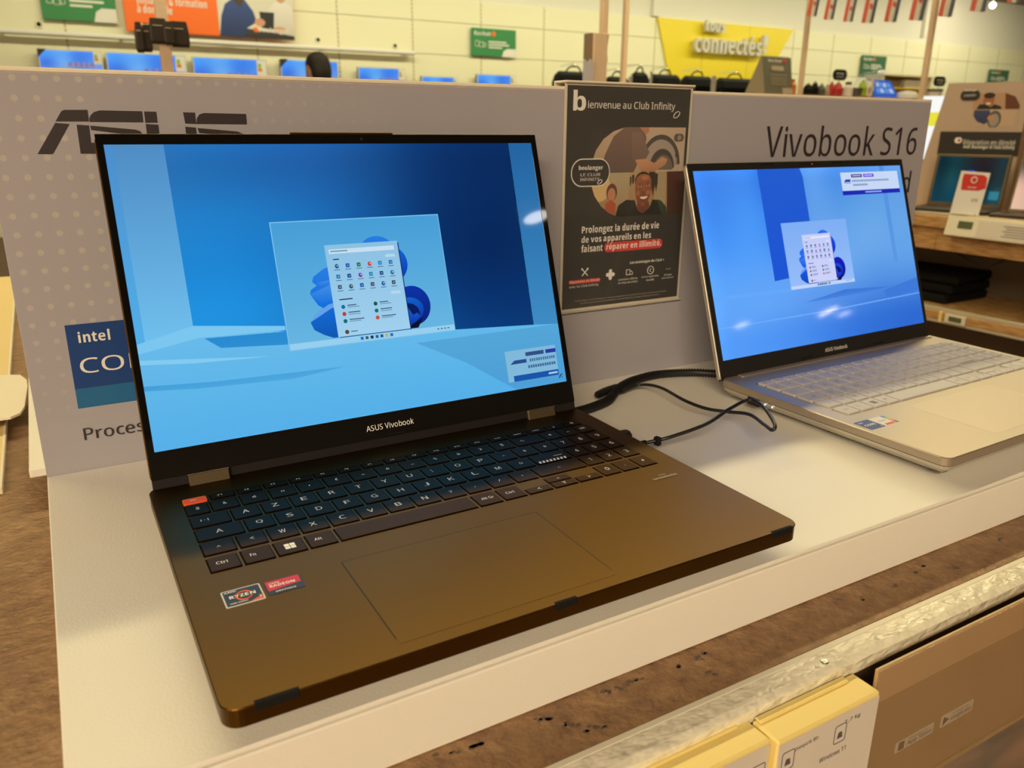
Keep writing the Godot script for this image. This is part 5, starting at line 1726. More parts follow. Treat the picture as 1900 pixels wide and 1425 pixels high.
	part(bx(Vector3(ox - 0.004, base_y, 0.0), Vector3(ox + wl + 0.004, base_y + 0.014, 0.165), 0.003), "base", "dark_base", t)
	for r in 5:
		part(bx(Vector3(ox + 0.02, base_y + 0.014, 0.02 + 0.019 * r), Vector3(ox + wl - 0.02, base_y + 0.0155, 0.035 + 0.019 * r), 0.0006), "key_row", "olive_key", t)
	# price card in front of it
	f = pl.call(-0.005)
	var cd := drawn(f, [1762, 396, 1815, 401, 1838, 321, 1784, 317])
	t = thing("price_card", "white price card with a red rounded field before the dark laptop", "card", f.origin, "", f.basis)
	b = MB.new()
	b.loft(cd, [[0.0, -0.002], [0.0, 0.0]])
	part(b, "card", "paper_white", t)
	var rp := drawn(f, [1783, 352, 1815, 354, 1829, 350, 1832, 330, 1826, 325, 1789, 322, 1786, 332])
	b = MB.new()
	b.loft(rp, [[0.0, 0.0], [0.0, 0.001]])
	part(b, "red_field", "red_pill", t)
	var rg := drawn(f, [1808, 334])
	b = MB.new()
	var ring := []
	for i in 17:
		ring.append(Vector3(rg[0].x + cos(TAU * i / 16) * 0.010, rg[0].y + sin(TAU * i / 16) * 0.011, 0.002))
	b.tube(ring, 0.0022, 5, false)
	part(b, "ring_mark", "ink_white", t)
	var tx := drawn(f, [1795, 352, 1813, 352, 1802, 374])
	text("OFFRE", "ink_white", t, 0.030, 0.006, Transform3D(Basis(), Vector3(tx[0].x, tx[0].y + 0.006, 0.002)), true)
	text("629€", "label_ink", t, 0.022, 0.012, Transform3D(Basis(), Vector3(tx[2].x, tx[2].y, 0.001)))
	part(bx(Vector3(cd[0].x + 0.01, -0.0416, -0.01), Vector3(cd[1].x - 0.01, -0.036, 0.01), 0.001), "foot", "acrylic_edge", t)
	# next laptop along the counter, only its edge in view
	f = pl.call(0.10)
	sp = drawn(f, [1866, 388, 1960, 400, 1960, 200, 1876, 205])
	t = thing("laptop", "laptop with a pale pink screen at the end of the counter across the aisle", "laptop", f.origin, "", f.basis)
	wl = 0.34
	hh = 0.23
	ox = drawn(f, [1868, 390])[0].x
	b = MB.new()
	b.box(Vector3(0, 0, -0.008), Vector3(wl, hh, 0.0), 0.003)
	lean = Transform3D(Basis(Vector3.RIGHT, -0.30), Vector3(ox, base_y + 0.012, 0.0))
	part(b, "lid", "hinge_metal", t, lean)
	b = MB.new()
	b.pic(Vector3(0.010, 0.014, 0.0006), Vector3(wl - 0.010, 0.014, 0.0006), Vector3(wl - 0.010, hh - 0.010, 0.0006), Vector3(0.010, hh - 0.010, 0.0006), Vector3.BACK)
	p = Print.new(64, 40, rgb(235, 190, 165))
	p.field([[rgb(96, 84, 92), rgb(120, 104, 110)], [rgb(225, 180, 158), rgb(240, 200, 180)], [rgb(240, 196, 170), rgb(245, 205, 185)]])
	part(b, "screen", lit_picture("screen_four", p.tex(64, 40), 0.8), t, lean)
	part(bx(Vector3(ox - 0.03, base_y, 0.0), Vector3(ox + wl, base_y + 0.014, 0.11), 0.003), "base", "dark_base", t)
	for r in 3:
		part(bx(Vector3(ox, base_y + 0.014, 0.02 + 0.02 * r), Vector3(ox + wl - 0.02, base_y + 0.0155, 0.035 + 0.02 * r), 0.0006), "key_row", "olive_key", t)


# ---------------------------------------------------------------- far wall with its televisions and signs
func poster(called: String, label: String, category: String, px: Array, z: float, m, thick := 0.02, group := "") -> Array:
	var f := frame(Vector3(0, 0, z))
	var p := drawn(f, px)
	var lo := Vector2(minf(p[0].x, p[3].x), (p[2].y + p[3].y) / 2)
	var hi := Vector2(maxf(p[1].x, p[2].x), (p[0].y + p[1].y) / 2)
	var t := thing(called, label, category, Vector3(lo.x, lo.y, z), group)
	part(bx(Vector3(0, 0, -thick), Vector3(hi.x - lo.x, hi.y - lo.y, 0), 0.002), "board", m, t)
	return [t, hi.x - lo.x, hi.y - lo.y]


func green_board(px: Array, label: String, m: String, z: float) -> void:
	var r := poster("trade_in_sign", label, "sign", px, z, m, 0.02, "green trade-in signs")
	var t: Node3D = r[0]
	var w: float = r[1]
	var h: float = r[2]
	var f := func(x: float, y: float) -> Transform3D: return Transform3D(Basis(), Vector3(w * x, h * y, 0.004))
	text("Rachat", "ink_white", t, w * 0.36, h * 0.15, f.call(0.06, 0.74), true)
	var b := MB.new()
	b.ball(Vector3(w * 0.49, h * 0.81, 0.002), Vector3(w * 0.045, w * 0.045, 0.004), Transform3D(), 6)
	part(b, "round_mark", "orange_sign", t)
	for q in [[0.38, 0.50, 0.40], [0.38, 0.40, 0.46], [0.38, 0.30, 0.30]]:
		part(bx(Vector3(w * q[0], h * q[1], 0.0), Vector3(w * (q[0] + q[2]), h * (q[1] + 0.05), 0.003)), "text_line", "ink_white", t)
	b = MB.new()
	for q in [[0.08, 0.34, 0.16, 0.54], [0.17, 0.32, 0.27, 0.50], [0.25, 0.34, 0.32, 0.46]]:
		var loop := []
		for s in rr(w * q[0], h * q[1], w * q[2], h * q[3], w * 0.01, 2):
			loop.append(Vector3(s.x, s.y, 0.003))
		loop.append(loop[0])
		b.tube(loop, w * 0.006, 4, false)
	part(b, "appliance_icon", "ink_white", t)
	b = MB.new()
	var p := PackedVector2Array([Vector2(w, 0), Vector2(w, h * 0.30), Vector2(w * 0.80, h * 0.30), Vector2(w * 0.72, h * 0.22), Vector2(w * 0.68, 0)])
	b.loft(p, [[0.0, 0.0], [0.0, 0.003]])
	part(b, "white_corner", "paper_white", t)


func shop_wall() -> void:
	var zf := WALL_Z
	var w := shell(bx(Vector3(-5, FLOOR_Y, zf - 0.3), Vector3(19, CEIL_Y, zf - 0.03)), "wall_north", "plain_wall")
	# cladding panels, a metre wide, with perforated uprights in the joints
	var ys := [FLOOR_Y, -0.02, 0.38, 0.78, 1.178, 1.58, 1.87]
	var bay := 1.0
	var x := 0.57 - 6.0
	var shared := {}
	while x < 18.9:
		for i in ys.size() - 1:
			var hgt: float = ys[i + 1] - ys[i] - 0.006
			if not shared.has(i):
				shared[i] = bx(Vector3(0.010, 0, -0.03), Vector3(bay - 0.010, hgt, 0.0), 0.003).done()
			var lo := maxf(x, -4.9)
			if lo > x or x + bay > 19.0:
				continue
			part(shared[i], "panel", "cream_panel", w, Transform3D(Basis(), Vector3(x, ys[i], zf)))
		if x > -4.9:
			if not shared.has("post"):
				var slots := MB.new()
				var yy := 0.70
				while yy < 1.84:
					slots.box(Vector3(-0.006, yy, -0.008), Vector3(0.006, yy + 0.026, 0.0015))
					yy += 0.05
				shared["post"] = bx(Vector3(-0.013, FLOOR_Y, -0.03), Vector3(0.013, 1.87, 0.001)).done()
				shared["slots"] = slots.done()
			var post := part(shared["post"], "upright", "upright_steel", w, Transform3D(Basis(), Vector3(x, 0, zf)))
			part(shared["slots"], "slots", "slot_dark", post)
		x += bay
	# deep header band above the cladding, and the ceiling bulkhead over the far corner
	shell(bx(Vector3(8.48, 1.875, zf - 0.03), Vector3(8.62, CEIL_Y, zf + 0.04)), "trim_1", "plain_wall")
	shell(bx(Vector3(15.0, 1.95, zf - 0.03), Vector3(15.08, CEIL_Y, zf + 0.03)), "trim_2", "plain_wall")
	# cable ports
	for q in [[72, 45, "round cable port with a black hole beside the green trade-in poster"], [590, 74, "round cable port with a black hole beside the orange service poster"], [733, 85, "round cable port with a black hole near the end of the white rail"]]:
		var c := on_z(q[0], q[1], zf + 0.004)
		var b := MB.new()
		b.lathe([[0.0, 0.003], [0.022, 0.003], [0.024, 0.008], [0.036, 0.008], [0.040, 0.0]], 18, Transform3D(Basis(Vector3.RIGHT, PI / 2), c))
		var o := thing("cable_port", q[2], "port", Vector3.ZERO, "cable ports in the wall")
		part(b, "rim", "cream_panel", o)
		b = MB.new()
		b.lathe([[0.0, 0.0045], [0.022, 0.0045], [0.0225, 0.0]], 18, Transform3D(Basis(Vector3.RIGHT, PI / 2), c))
		part(b, "hole", "bag_black", o)
	# white rail under the big posters
	var rail := MB.new()
	var r0 := on_z(-60, 54, zf + 0.09)
	var r1 := on_z(768, 99, zf + 0.09)
	r1.y = r0.y
	rail.tube([r0, r1], 0.028, 10)
	var rt := thing("wall_rail", "long white tube rail on brackets above the televisions", "rail")
	part(rail, "tube", "paper_white", rt)
	for k in 5:
		var rx: float = lerpf(r0.x + 0.3, r1.x - 0.1, k / 4.0)
		part(bx(Vector3(rx - 0.015, r0.y - 0.02, zf), Vector3(rx + 0.015, r0.y + 0.02, zf + 0.07)), "bracket", "upright_steel", rt)
	# televisions
	var p := Print.new(512, 288, rgb(60, 130, 230))
	p.field([[rgb(70, 150, 245), rgb(90, 165, 245), rgb(56, 130, 235), rgb(70, 140, 240)], [rgb(60, 120, 225), rgb(110, 170, 240), rgb(70, 130, 225), rgb(96, 150, 235)], [rgb(90, 130, 210), rgb(130, 150, 200), rgb(110, 140, 200), rgb(120, 150, 215)], [rgb(40, 60, 110), rgb(50, 60, 100), rgb(40, 60, 110), rgb(50, 70, 120)]])
	for i in 16:
		var h := 0.05 + 0.09 * absf(sin(i * 2.3))
		p.rect(0.42 + 0.03 * i, 0.46 - h, 0.444 + 0.03 * i, 0.48, rgb(120, 120, 160) if i % 3 else rgb(190, 130, 130))
	var tv_mat := lit_picture("tv_picture", p.tex(512, 288), 0.95, 0.3)
	var labels := [
		"television at the dark-cornered end of the row, with an energy label, under the trade-in poster", "television behind the hanging dark packs on the pole", "television under the people's photograph on the orange poster", "television behind the head of the shopper",
		"television between the shopper and the end of the white rail", "television just showing past the end of the white rail", "television below the green trade-in sign"]
	var tvs := [[68, 90, 188, 95, 1], [195, 95, 344, 103, 1], [356, 103, 494, 112, 1], [519, 108, 627, 115, 0], [664, 123, 751, 128, 1], [782, 140, 851, 144, 1], [885, 136, 957, 141, 1]]
	for i in tvs.size():
		var q = tvs[i]
		var a := on_z(q[0], q[1], zf + 0.10)
		var e := on_z(q[2], q[3], zf + 0.10)
		var top := (a.y + e.y) / 2
		var wd := e.x - a.x
		var hg := wd * 0.58
		var t := thing("television", labels[i], "television", Vector3(a.x, top - hg, zf + 0.10), "televisions along the far wall")
		part(bx(Vector3(0, 0, -0.05), Vector3(wd, hg, -0.001), 0.006), "case", "goods_grey", t)
		var bz := MB.new()
		bz.box(Vector3(0, hg - 0.010, -0.002), Vector3(wd, hg, 0.004))
		bz.box(Vector3(0, 0, -0.002), Vector3(wd, 0.014, 0.004))
		bz.box(Vector3(0, 0.014, -0.002), Vector3(0.010, hg - 0.010, 0.004))
		bz.box(Vector3(wd - 0.010, 0.014, -0.002), Vector3(wd, hg - 0.010, 0.004))
		part(bz, "frame", "upright_steel", t)
		var s := MB.new()
		s.pic(Vector3(0.010, 0.014, 0.001), Vector3(wd - 0.010, 0.014, 0.001), Vector3(wd - 0.010, hg - 0.010, 0.001), Vector3(0.010, hg - 0.010, 0.001), Vector3.BACK)
		part(s, "screen", tv_mat, t)
		part(bx(Vector3(wd * 0.4, hg * 0.4, -0.10), Vector3(wd * 0.6, hg * 0.6, -0.05)), "wall_mount", "goods_grey", t)
		if q[4]:
			var el := part(bx(Vector3(wd * 0.86, hg * 0.62, 0.004), Vector3(wd * 0.985, hg * 0.97, 0.007)), "energy_label", "paper_white", t)
			part(bx(Vector3(wd * 0.875, hg * 0.80, 0.007), Vector3(wd * 0.92, hg * 0.90, 0.009)), "energy_scale", "goods_green", el)
			part(bx(Vector3(wd * 0.875, hg * 0.72, 0.007), Vector3(wd * 0.93, hg * 0.79, 0.009)), "energy_scale", "goods_orange", el)
		if i == 0 or i == 3:
			var cr := MB.new()
			cr.loft(pv([0.0, hg, 0.0, hg - wd * 0.14, wd * 0.14, hg]), [[0.0, 0.004], [0.0, 0.007]])
			part(cr, "corner_flash", "pack_dark", t)
	# posters
	green_board([80, -52, 207, -46, 210, 42, 80, 36], "green trade-in poster above the white rail", "green_sign", zf + 0.05)
	green_board([875, 50, 957, 57, 957, 107, 875, 103], "green trade-in sign alone on the cream wall beyond the rail", "green_sign", zf + 0.05)
	green_board([1601, 102, 1646, 105, 1641, 141, 1597, 138], "green trade-in sign over the tilted blue display", "dark_green_sign", zf + 0.05)
	green_board([1838, 128, 1871, 131, 1868, 160, 1834, 157], "green trade-in sign above the taupe header box", "dark_green_sign", zf + 0.05)
	var r := poster("service_poster", "large orange service poster with a photograph of two people and a tablet", "poster", [232, -70, 538, -55, 538, 73, 235, 58], zf + 0.12, "orange_sign")
	var t: Node3D = r[0]
	var pw: float = r[1]
	var ph: float = r[2]
	var lt := func(u: float, v: float) -> Vector3: return on_z(u, v, zf + 0.124) - t.position
	var v0: Vector3 = lt.call(254, 4)
	var v1: Vector3 = lt.call(384, 12)
	text("initiation & formation", "ink_white", t, v1.x - v0.x, 0.085, Transform3D(Basis(), Vector3(v0.x, v0.y - 0.01, 0.004)), true)
	v0 = lt.call(255, 22)
	v1 = lt.call(320, 25)
	text("à domicile", "ink_white", t, v1.x - v0.x, 0.085, Transform3D(Basis(), Vector3(v0.x, v0.y - 0.005, 0.004)), true)
	var ph_im := Print.new(520, 512, rgb(214, 210, 200))
	ph_im.poly([[0.0, 1.0], [0.04, 0.70], [0.10, 0.52], [0.22, 0.42], [0.36, 0.44], [0.46, 0.60], [0.50, 0.76], [0.36, 0.86], [0.34, 1.0]], rgb(46, 78, 150), rgb(34, 50, 100))
	ph_im.oval(0.26, 0.24, 0.12, 0.20, rgb(70, 46, 34))
	ph_im.oval(0.26, 0.28, 0.085, 0.15, rgb(206, 160, 132))
	ph_im.poly([[0.16, 0.40], [0.36, 0.40], [0.32, 0.52], [0.28, 0.56]], rgb(70, 50, 44))
	ph_im.poly([[0.62, 1.0], [0.66, 0.56], [0.76, 0.44], [0.92, 0.44], [1.0, 0.52], [1.0, 1.0]], rgb(226, 222, 220), rgb(200, 194, 190))
	ph_im.oval(0.84, 0.28, 0.085, 0.17, rgb(200, 150, 120))
	ph_im.poly([[0.54, 0.60], [0.74, 0.60], [0.72, 0.86], [0.56, 0.84]], rgb(34, 38, 46))
	ph_im.oval(0.54, 0.76, 0.07, 0.06, rgb(206, 150, 122))
	ph_im.oval(0.80, 0.86, 0.09, 0.05, rgb(206, 150, 122))
	ph_im.poly([[0.32, 1.0], [0.36, 0.86], [1.0, 0.94], [1.0, 1.0]], rgb(60, 58, 66), rgb(40, 40, 46))
	v0 = lt.call(408, 62)
	var b := MB.new()
	b.pic(Vector3(v0.x, 0.0, 0.002), Vector3(pw, 0.0, 0.002), Vector3(pw, ph, 0.002), Vector3(v0.x, ph, 0.002), Vector3.BACK)
	part(b, "photograph", picture("service_photo", ph_im.tex(520, 512), 0.5), t)
	v0 = lt.call(480, 60)
	v1 = lt.call(536, 62)
	text("boulanger", "ink_white", t, v1.x - v0.x, 0.07, Transform3D(Basis(), Vector3(v0.x, v0.y - 0.01, 0.004)), true)
	b = MB.new()
	b.ball(Vector3(v0.x - 0.03, v0.y + 0.025, 0.004), Vector3(0.03, 0.03, 0.004), Transform3D(), 6)
	part(b, "round_mark", "orange_sign", t)
	# yellow trapezoid with standing letters
	var f := frame(Vector3(0, 0, zf + 0.04))
	var yp := drawn(f, [1221, 32, 1473, 55, 1424, 140, 1396, 186, 1255, 186, 1240, 130])
	t = thing("yellow_wall_sign", "big yellow trapezoid sign with white standing letters", "sign", f.origin)
	var cuts := [yp[5].x - 1.0, on_z(1303, 90, zf + 0.04).x, on_z(1388, 90, zf + 0.04).x, yp[1].x + 1.0]
	for i in 3:
		var strip := PackedVector2Array([Vector2(cuts[i] + 0.004, -3), Vector2(cuts[i + 1] - 0.004, -3), Vector2(cuts[i + 1] - 0.004, 4), Vector2(cuts[i] + 0.004, 4)])
		for g in Geometry2D.intersect_polygons(yp, strip):
			var s := MB.new()
			s.loft(g, [[0.0, -0.035], [0.0, 0.0]])
			part(s, "panel", "yellow_sign", t)
	for q in [["tous", 1309, 58, 1345, 37, 40], ["connectés", 1289, 96, 1412, 62, 66], ["!", 1414, 98, 1423, 65, 65]]:
		var a := on_z(q[1], q[2], zf + 0.16)
		var c := on_z(q[3], q[2] + (q[3] - q[1]) * 0.07, zf + 0.16)
		var e := on_z((q[1] + q[3]) / 2.0, (q[4] + q[5]) / 2.0, zf + 0.16)
		var d := on_z((q[1] + q[3]) / 2.0, q[2] + (q[3] - q[1]) * 0.035, zf + 0.16)
		text(q[0], "sign_letter", t, c.x - a.x, e.y - d.y, Transform3D(Basis(), Vector3(a.x, d.y, 0.06)), true, 0.07, "letter")


# ---------------------------------------------------------------- things between the stand and the far wall
func pole(u0: float, v0: float, z: float, wide: float, label: String) -> Node3D:
	var c := on_z(u0, v0, z)
	var t := thing("wooden_pole", label, "pole", Vector3(c.x, FLOOR_Y, z))
	part(bx(Vector3(-wide / 2, 0.012, -wide / 2), Vector3(wide / 2, CEIL_Y - FLOOR_Y, wide / 2), 0.002), "shaft", "pole_wood", t)
	part(bx(Vector3(-0.15, 0, -0.15), Vector3(0.15, 0.012, 0.15), 0.003), "foot_plate", "goods_grey", t)
	return t


func pouch(w: float, h: float, d: float) -> MB:
	# soft packet: full in the middle, flat at its welded top and bottom
	var b := MB.new()
	b.loft(rr(-d / 2, -w / 2, d / 2, w / 2, d * 0.4, 4), [[d * 0.30, 0.0], [0.0, h * 0.12], [0.0, h * 0.6], [d * 0.26, h * 0.88], [d * 0.40, h]], Transform3D(Basis(Vector3(0, 0, 1), Vector3(1, 0, 0), Vector3(0, 1, 0)), Vector3.ZERO))
	return b


func shop_floor_things() -> void:
	# poles
	pole(303, 60, -2.0, 0.030, "slim wooden pole carrying small dark packs")
	pole(1118, 100, -2.05, 0.026, "wooden pole behind the brown carton")
	pole(1158, 100, -3.0, 0.026, "thin pale pole beside the brown carton")
	pole(1492, 100, -4.2, 0.034, "thin pale pole rising between the orange flask and the black pouches")
	pole(1722, 100, -4.2, 0.044, "slanting-looking pale pole beside the white display hood")
	# small dark packs hung round the first pole
	var base := on_z(303, 60, -2.0)
	for q in [[262, 41, 98, 0.024, 0.022, "narrow dark pack hanging lowest, at the outer end round the slim pole"], [276, 43, 97, 0.026, 0.004, "dark pack hanging low beside the narrow outermost pack on the pole"], [297, 34, 82, 0.050, 0.030, "dark pack hung highest, right before the slim pole"], [316, 40, 84, 0.030, 0.044, "small dark pack between the two broad packs on the pole"], [336, 40, 88, 0.052, 0.026, "broad dark pack at the orange poster's side of the pole"]]:
		var a := on_z(q[0], q[1], -2.0 + q[4])
		var c := on_z(q[0], q[2], -2.0 + q[4])
		var hgt := a.y - c.y
		var t := thing("hanging_pack", q[5], "pack", Vector3(c.x, c.y, -2.0 + q[4]), "dark packs on the pole")
		part(pouch(q[3], hgt, 0.012), "pack", "pack_dark", t)
		var hk := MB.new()
		hk.tube([Vector3(0, hgt - 0.006, 0.0), Vector3((base.x - c.x) * 0.6, hgt - 0.004, -0.012), Vector3(base.x - c.x - 0.0165 * signf(base.x - c.x), hgt - 0.008, -q[4] + 0.016)], 0.0015, 5)
		part(hk, "hook", "chrome", t)
		part(bx(Vector3(-q[3] * 0.3, hgt * 0.70, 0.0055), Vector3(q[3] * 0.2, hgt * 0.73, 0.0068)), "print_line", "badge_grey", t)
	# brown carton, its white paper and a red strap
	var t := thing("carton", "tall brown carton on the pole above the club poster", "box", Vector3.ZERO)
	var a := on_z(1086, 150, -2.0)
	var e := on_z(1116, 64, -2.0)
	part(bx(Vector3(a.x, a.y - 0.25, -2.02), Vector3(e.x - 0.002, e.y, -1.97), 0.002), "box_body", "carton", t)
	var bxw := on_z(1102, 70, -1.965)
	part(bx(Vector3(bxw.x, a.y - 0.25, -1.972), Vector3(e.x + 0.004, e.y, -1.962), 0.001), "flap", "pole_wood", t)
	text("S7A7", "ink_white", t, 0.030, 0.008, Transform3D(Basis(Vector3.BACK, PI / 2), on_z(1112, 122, -1.96) + Vector3(0, 0, 0.001)))
	a = on_z(1082, 150, -1.93)
	e = on_z(1102, 112, -1.93)
	var b := MB.new()
	b.loft(pv([a.x, a.y - 0.1, e.x, a.y - 0.1, e.x, e.y - 0.006, (a.x + e.x) / 2 + 0.006, e.y + 0.004, (a.x + e.x) / 2, e.y - 0.008, a.x, e.y + 0.004]), [[0.0, -1.934], [0.0, -1.930]])
	solo(b, "paper_bag", "paper_lilac", "white paper bag with a jagged edge before the brown carton", "bag")
	a = on_z(1127, 116, -2.0)
	e = on_z(1136, 62, -2.0)
	b = MB.new()
	b.loft(pv([a.x, a.y, e.x - 0.002, a.y + 0.004, e.x - 0.006, (a.y + e.y) / 2, e.x, e.y - 0.004, a.x + 0.004, e.y, a.x + 0.006, (a.y + e.y) / 2]), [[0.0, -2.03], [0.0, -2.02]])
	solo(b, "red_strap", "strap_red", "short red strap hanging beside the brown carton", "strap")
	# counter with hanging black bags, in front of the far wall
	var zb := -8.2
	a = on_z(1028, 152, zb)
	e = on_z(1404, 168, zb)
	t = thing("bag_rack", "long low rack holding the black bags before the far wall", "rack", Vector3(a.x, FLOOR_Y, zb))
	part(bx(Vector3(0, 0, -0.35), Vector3(e.x - a.x, 0.80 - FLOOR_Y - 0.10, -0.30), 0.004), "back_board", "cream_panel", t)
	part(bx(Vector3(0, 0, -0.30), Vector3(e.x - a.x, 0.10, 0.10), 0.004), "base", "goods_grey", t)
	var bags := [[1028, 1100, 128, 0], [1122, 1166, 138, 1], [1170, 1203, 130, 2], [1206, 1262, 134, 3], [1265, 1322, 137, 4], [1328, 1398, 141, 5]]
	var names := ["black sports bag with steel hook, first on the low rack, beside the carton", "low black bag with a pink tag on the rack", "black bag with a white tag on its end", "long black bag in the middle of the rack under the yellow sign", "black bag with a white label under the yellow sign", "black bag with two white labels beside the grey tent sign"]
	for q in bags:
		var c := on_z(q[0], q[2], zb)
		var d := on_z(q[1], q[2] + 2, zb)
		var wd := d.x - c.x
		var y0 := 0.42
		var g := thing("black_bag", names[q[3]], "bag", Vector3((c.x + d.x) / 2, y0, zb), "black bags on the low rack")
		b = MB.new()
		var hgt: float = c.y - y0 - 0.02
		b.loft(rr(-wd / 2, -0.10, wd / 2, 0.10, 0.08, 5), [[0.05, 0.0], [0.0, 0.05], [0.0, hgt * 0.75], [0.03, hgt * 0.92], [0.075, hgt]], Transform3D(FLAT, Vector3.ZERO))
		part(b, "bag_body", "bag_black", g)
		b = MB.new()
		b.tube(smooth([Vector3(-wd * 0.22, hgt * 0.97, 0), Vector3(-wd * 0.12, hgt + 0.05, 0.02), Vector3(wd * 0.08, hgt + 0.055, 0.02), Vector3(wd * 0.2, hgt * 0.97, 0)], 6), 0.010, 6)
		part(b, "handle", "bag_black", g)
		b = MB.new()
		b.tube(smooth([Vector3(-wd * 0.02, hgt + 0.045, 0.02), Vector3(0.0, hgt + 0.09, 0.0), Vector3(0.0, hgt + 0.08, -0.30)], 4), 0.008, 6)
		part(b, "hook", "chrome", g)
		if q[3] in [1, 2, 4, 5]:
			var tg := part(bx(Vector3(wd * 0.30, hgt * 0.45, 0.102), Vector3(wd * 0.46, hgt * 1.02, 0.110), 0.004), "tag", "paper_white", g)
			if q[3] == 1:
				part(bx(Vector3(-wd * 0.05, hgt * 0.70, 0.101), Vector3(wd * 0.28, hgt * 0.80, 0.106)), "tag", "goods_red", g)
			tg.set_meta("label", "white tag")
	# shopper seen from behind
	person()
	# counter of small goods
	var zc := -5.0
	a = on_z(1400, 172, zc)
	e = on_z(1745, 180, zc)
	var sy := on_z(1560, 177, zc).y - 0.012
	t = thing("goods_counter", "pale counter under the row of small goods", "counter", Vector3(a.x - 0.1, FLOOR_Y, zc))
	part(bx(Vector3(0, 0, -0.5), Vector3(e.x - a.x + 0.7, sy - FLOOR_Y - 0.02, 0.12), 0.004), "cabinet", "taupe_print", t)
	part(bx(Vector3(-0.02, sy - FLOOR_Y - 0.02, -0.52), Vector3(e.x - a.x + 0.72, sy - FLOOR_Y, 0.14), 0.003), "worktop", "shelf_wood", t)
	# tent sign
	t = thing("tent_sign", "grey tent-shaped trade-in sign on the goods counter", "sign", Vector3(0, sy, zc))
	var tl := on_z(1417, 103, zc)
	var tr := on_z(1459, 104, zc)
	var br := on_z(1468, 174, zc)
	var bl := on_z(1425, 174, zc)
	b = MB.new()
	b.loft(pv([0.06, 0.0, -0.01, tl.y - sy, -0.03, tl.y - sy, -0.20, 0.0]), [[0.0, tl.x], [0.0, (tr.x + br.x) / 2]], Transform3D(Basis(Vector3(0, 0, 1), Vector3(0, 1, 0), Vector3(1, 0, 0)), Vector3.ZERO))
	part(b, "body", "taupe_board", t)
	b = MB.new()
	b.loft(pv([tl.x - 0.005, 0.0, (tr.x + br.x) / 2 + 0.005, 0.0, (tr.x + br.x) / 2 + 0.005, tl.y - sy, tl.x - 0.005, tl.y - sy]), [[0.0, 0.0], [0.0, 0.006]], Transform3D(Basis(Vector3.RIGHT, -atan(0.07 / (tl.y - sy))), Vector3(0, 0, 0.061)))
	var face := part(b, "face", "grey_board", t)
	var fx := Transform3D(Basis(Vector3.RIGHT, -atan(0.07 / (tl.y - sy))), Vector3(tl.x, 0, 0.069))
	var fw := (tr.x + br.x) / 2 - tl.x
	var fh := tl.y - sy
	text("Rachat", "ink_white", face, fw * 0.5, fh * 0.07, fx * Transform3D(Basis(), Vector3(fw * 0.16, fh * 0.87, 0)), true)
	b = MB.new()
	b.ball(Vector3(fw * 0.76, fh * 0.90, 0), Vector3(fw * 0.06, fw * 0.06, 0.004), Transform3D(), 6)
	part(b, "round_mark", "red_pill", face, fx)
	for q in [0.50, 0.42, 0.36, 0.30, 0.24]:
		part(bx(Vector3(fw * 0.2, fh * q, 0), Vector3(fw * 0.8, fh * (q + 0.02), 0.003)), "text_line", "taupe_board", face, fx)
	b = MB.new()
	b.loft(rr(fw * 0.25, fh * 0.63, fw * 0.72, fh * 0.76, 0.02, 3), [[0.0, 0.0], [0.0, 0.003]])
	part(b, "appliance_icon", "taupe_board", face, fx)
	part(bx(Vector3(fw * 0.62, 0.0, 0), Vector3(fw, fh * 0.17, 0.004)), "pink_corner", "taupe_print", face, fx)
	# small goods standing on the counter: [u, half width px, v top, material, kind, label]
	var goods := [
		[1470, 6, 148, "goods_orange", "flask", "orange flask beside the grey tent sign", "flask"],
		[1500, 7, 157, "bag_black", "pouch", "black pouch, the one next to the pale pole", "pouch"],
		[1513, 5.5, 154, "bag_black", "pouch", "black pouch with a curved flap between two other pouches", "pouch"],
		[1525, 5.5, 158, "goods_grey", "pouch", "dark grey pouch beside the beige packet", "pouch"],
		[1535, 4, 160, "taupe_board", "pouch", "beige packet between the dark pouch and the red pouches", "packet"],
		[1544, 4.5, 154, "goods_red", "pouch", "slim dark red pouch beside the beige packet", "pouch"],
		[1556, 7, 155, "goods_red", "pouch", "wide bright red pouch in the row of goods", "pouch"],
		[1575, 6, 153, "paper_white", "flask", "white bottle between the red pouches and the grey tub", "bottle"],
		[1588, 8, 164, "goods_grey", "tub", "low dark grey tub next to the white bottle", "tub"],
		[1602, 6, 152, "goods_green", "pouch", "lime green pouch in the row of goods", "pouch"],
		[1613, 6, 150, "paper_white", "pouch", "white pouch with red and green print next to the lime pouch", "pouch"],
		[1684, 13, 168, "paper_white", "cap", "white rounded cap lying under the display hood", "cap"],
		[1735, 8, 166, "paper_white", "tub", "white tub under the black oval sign", "tub"]]
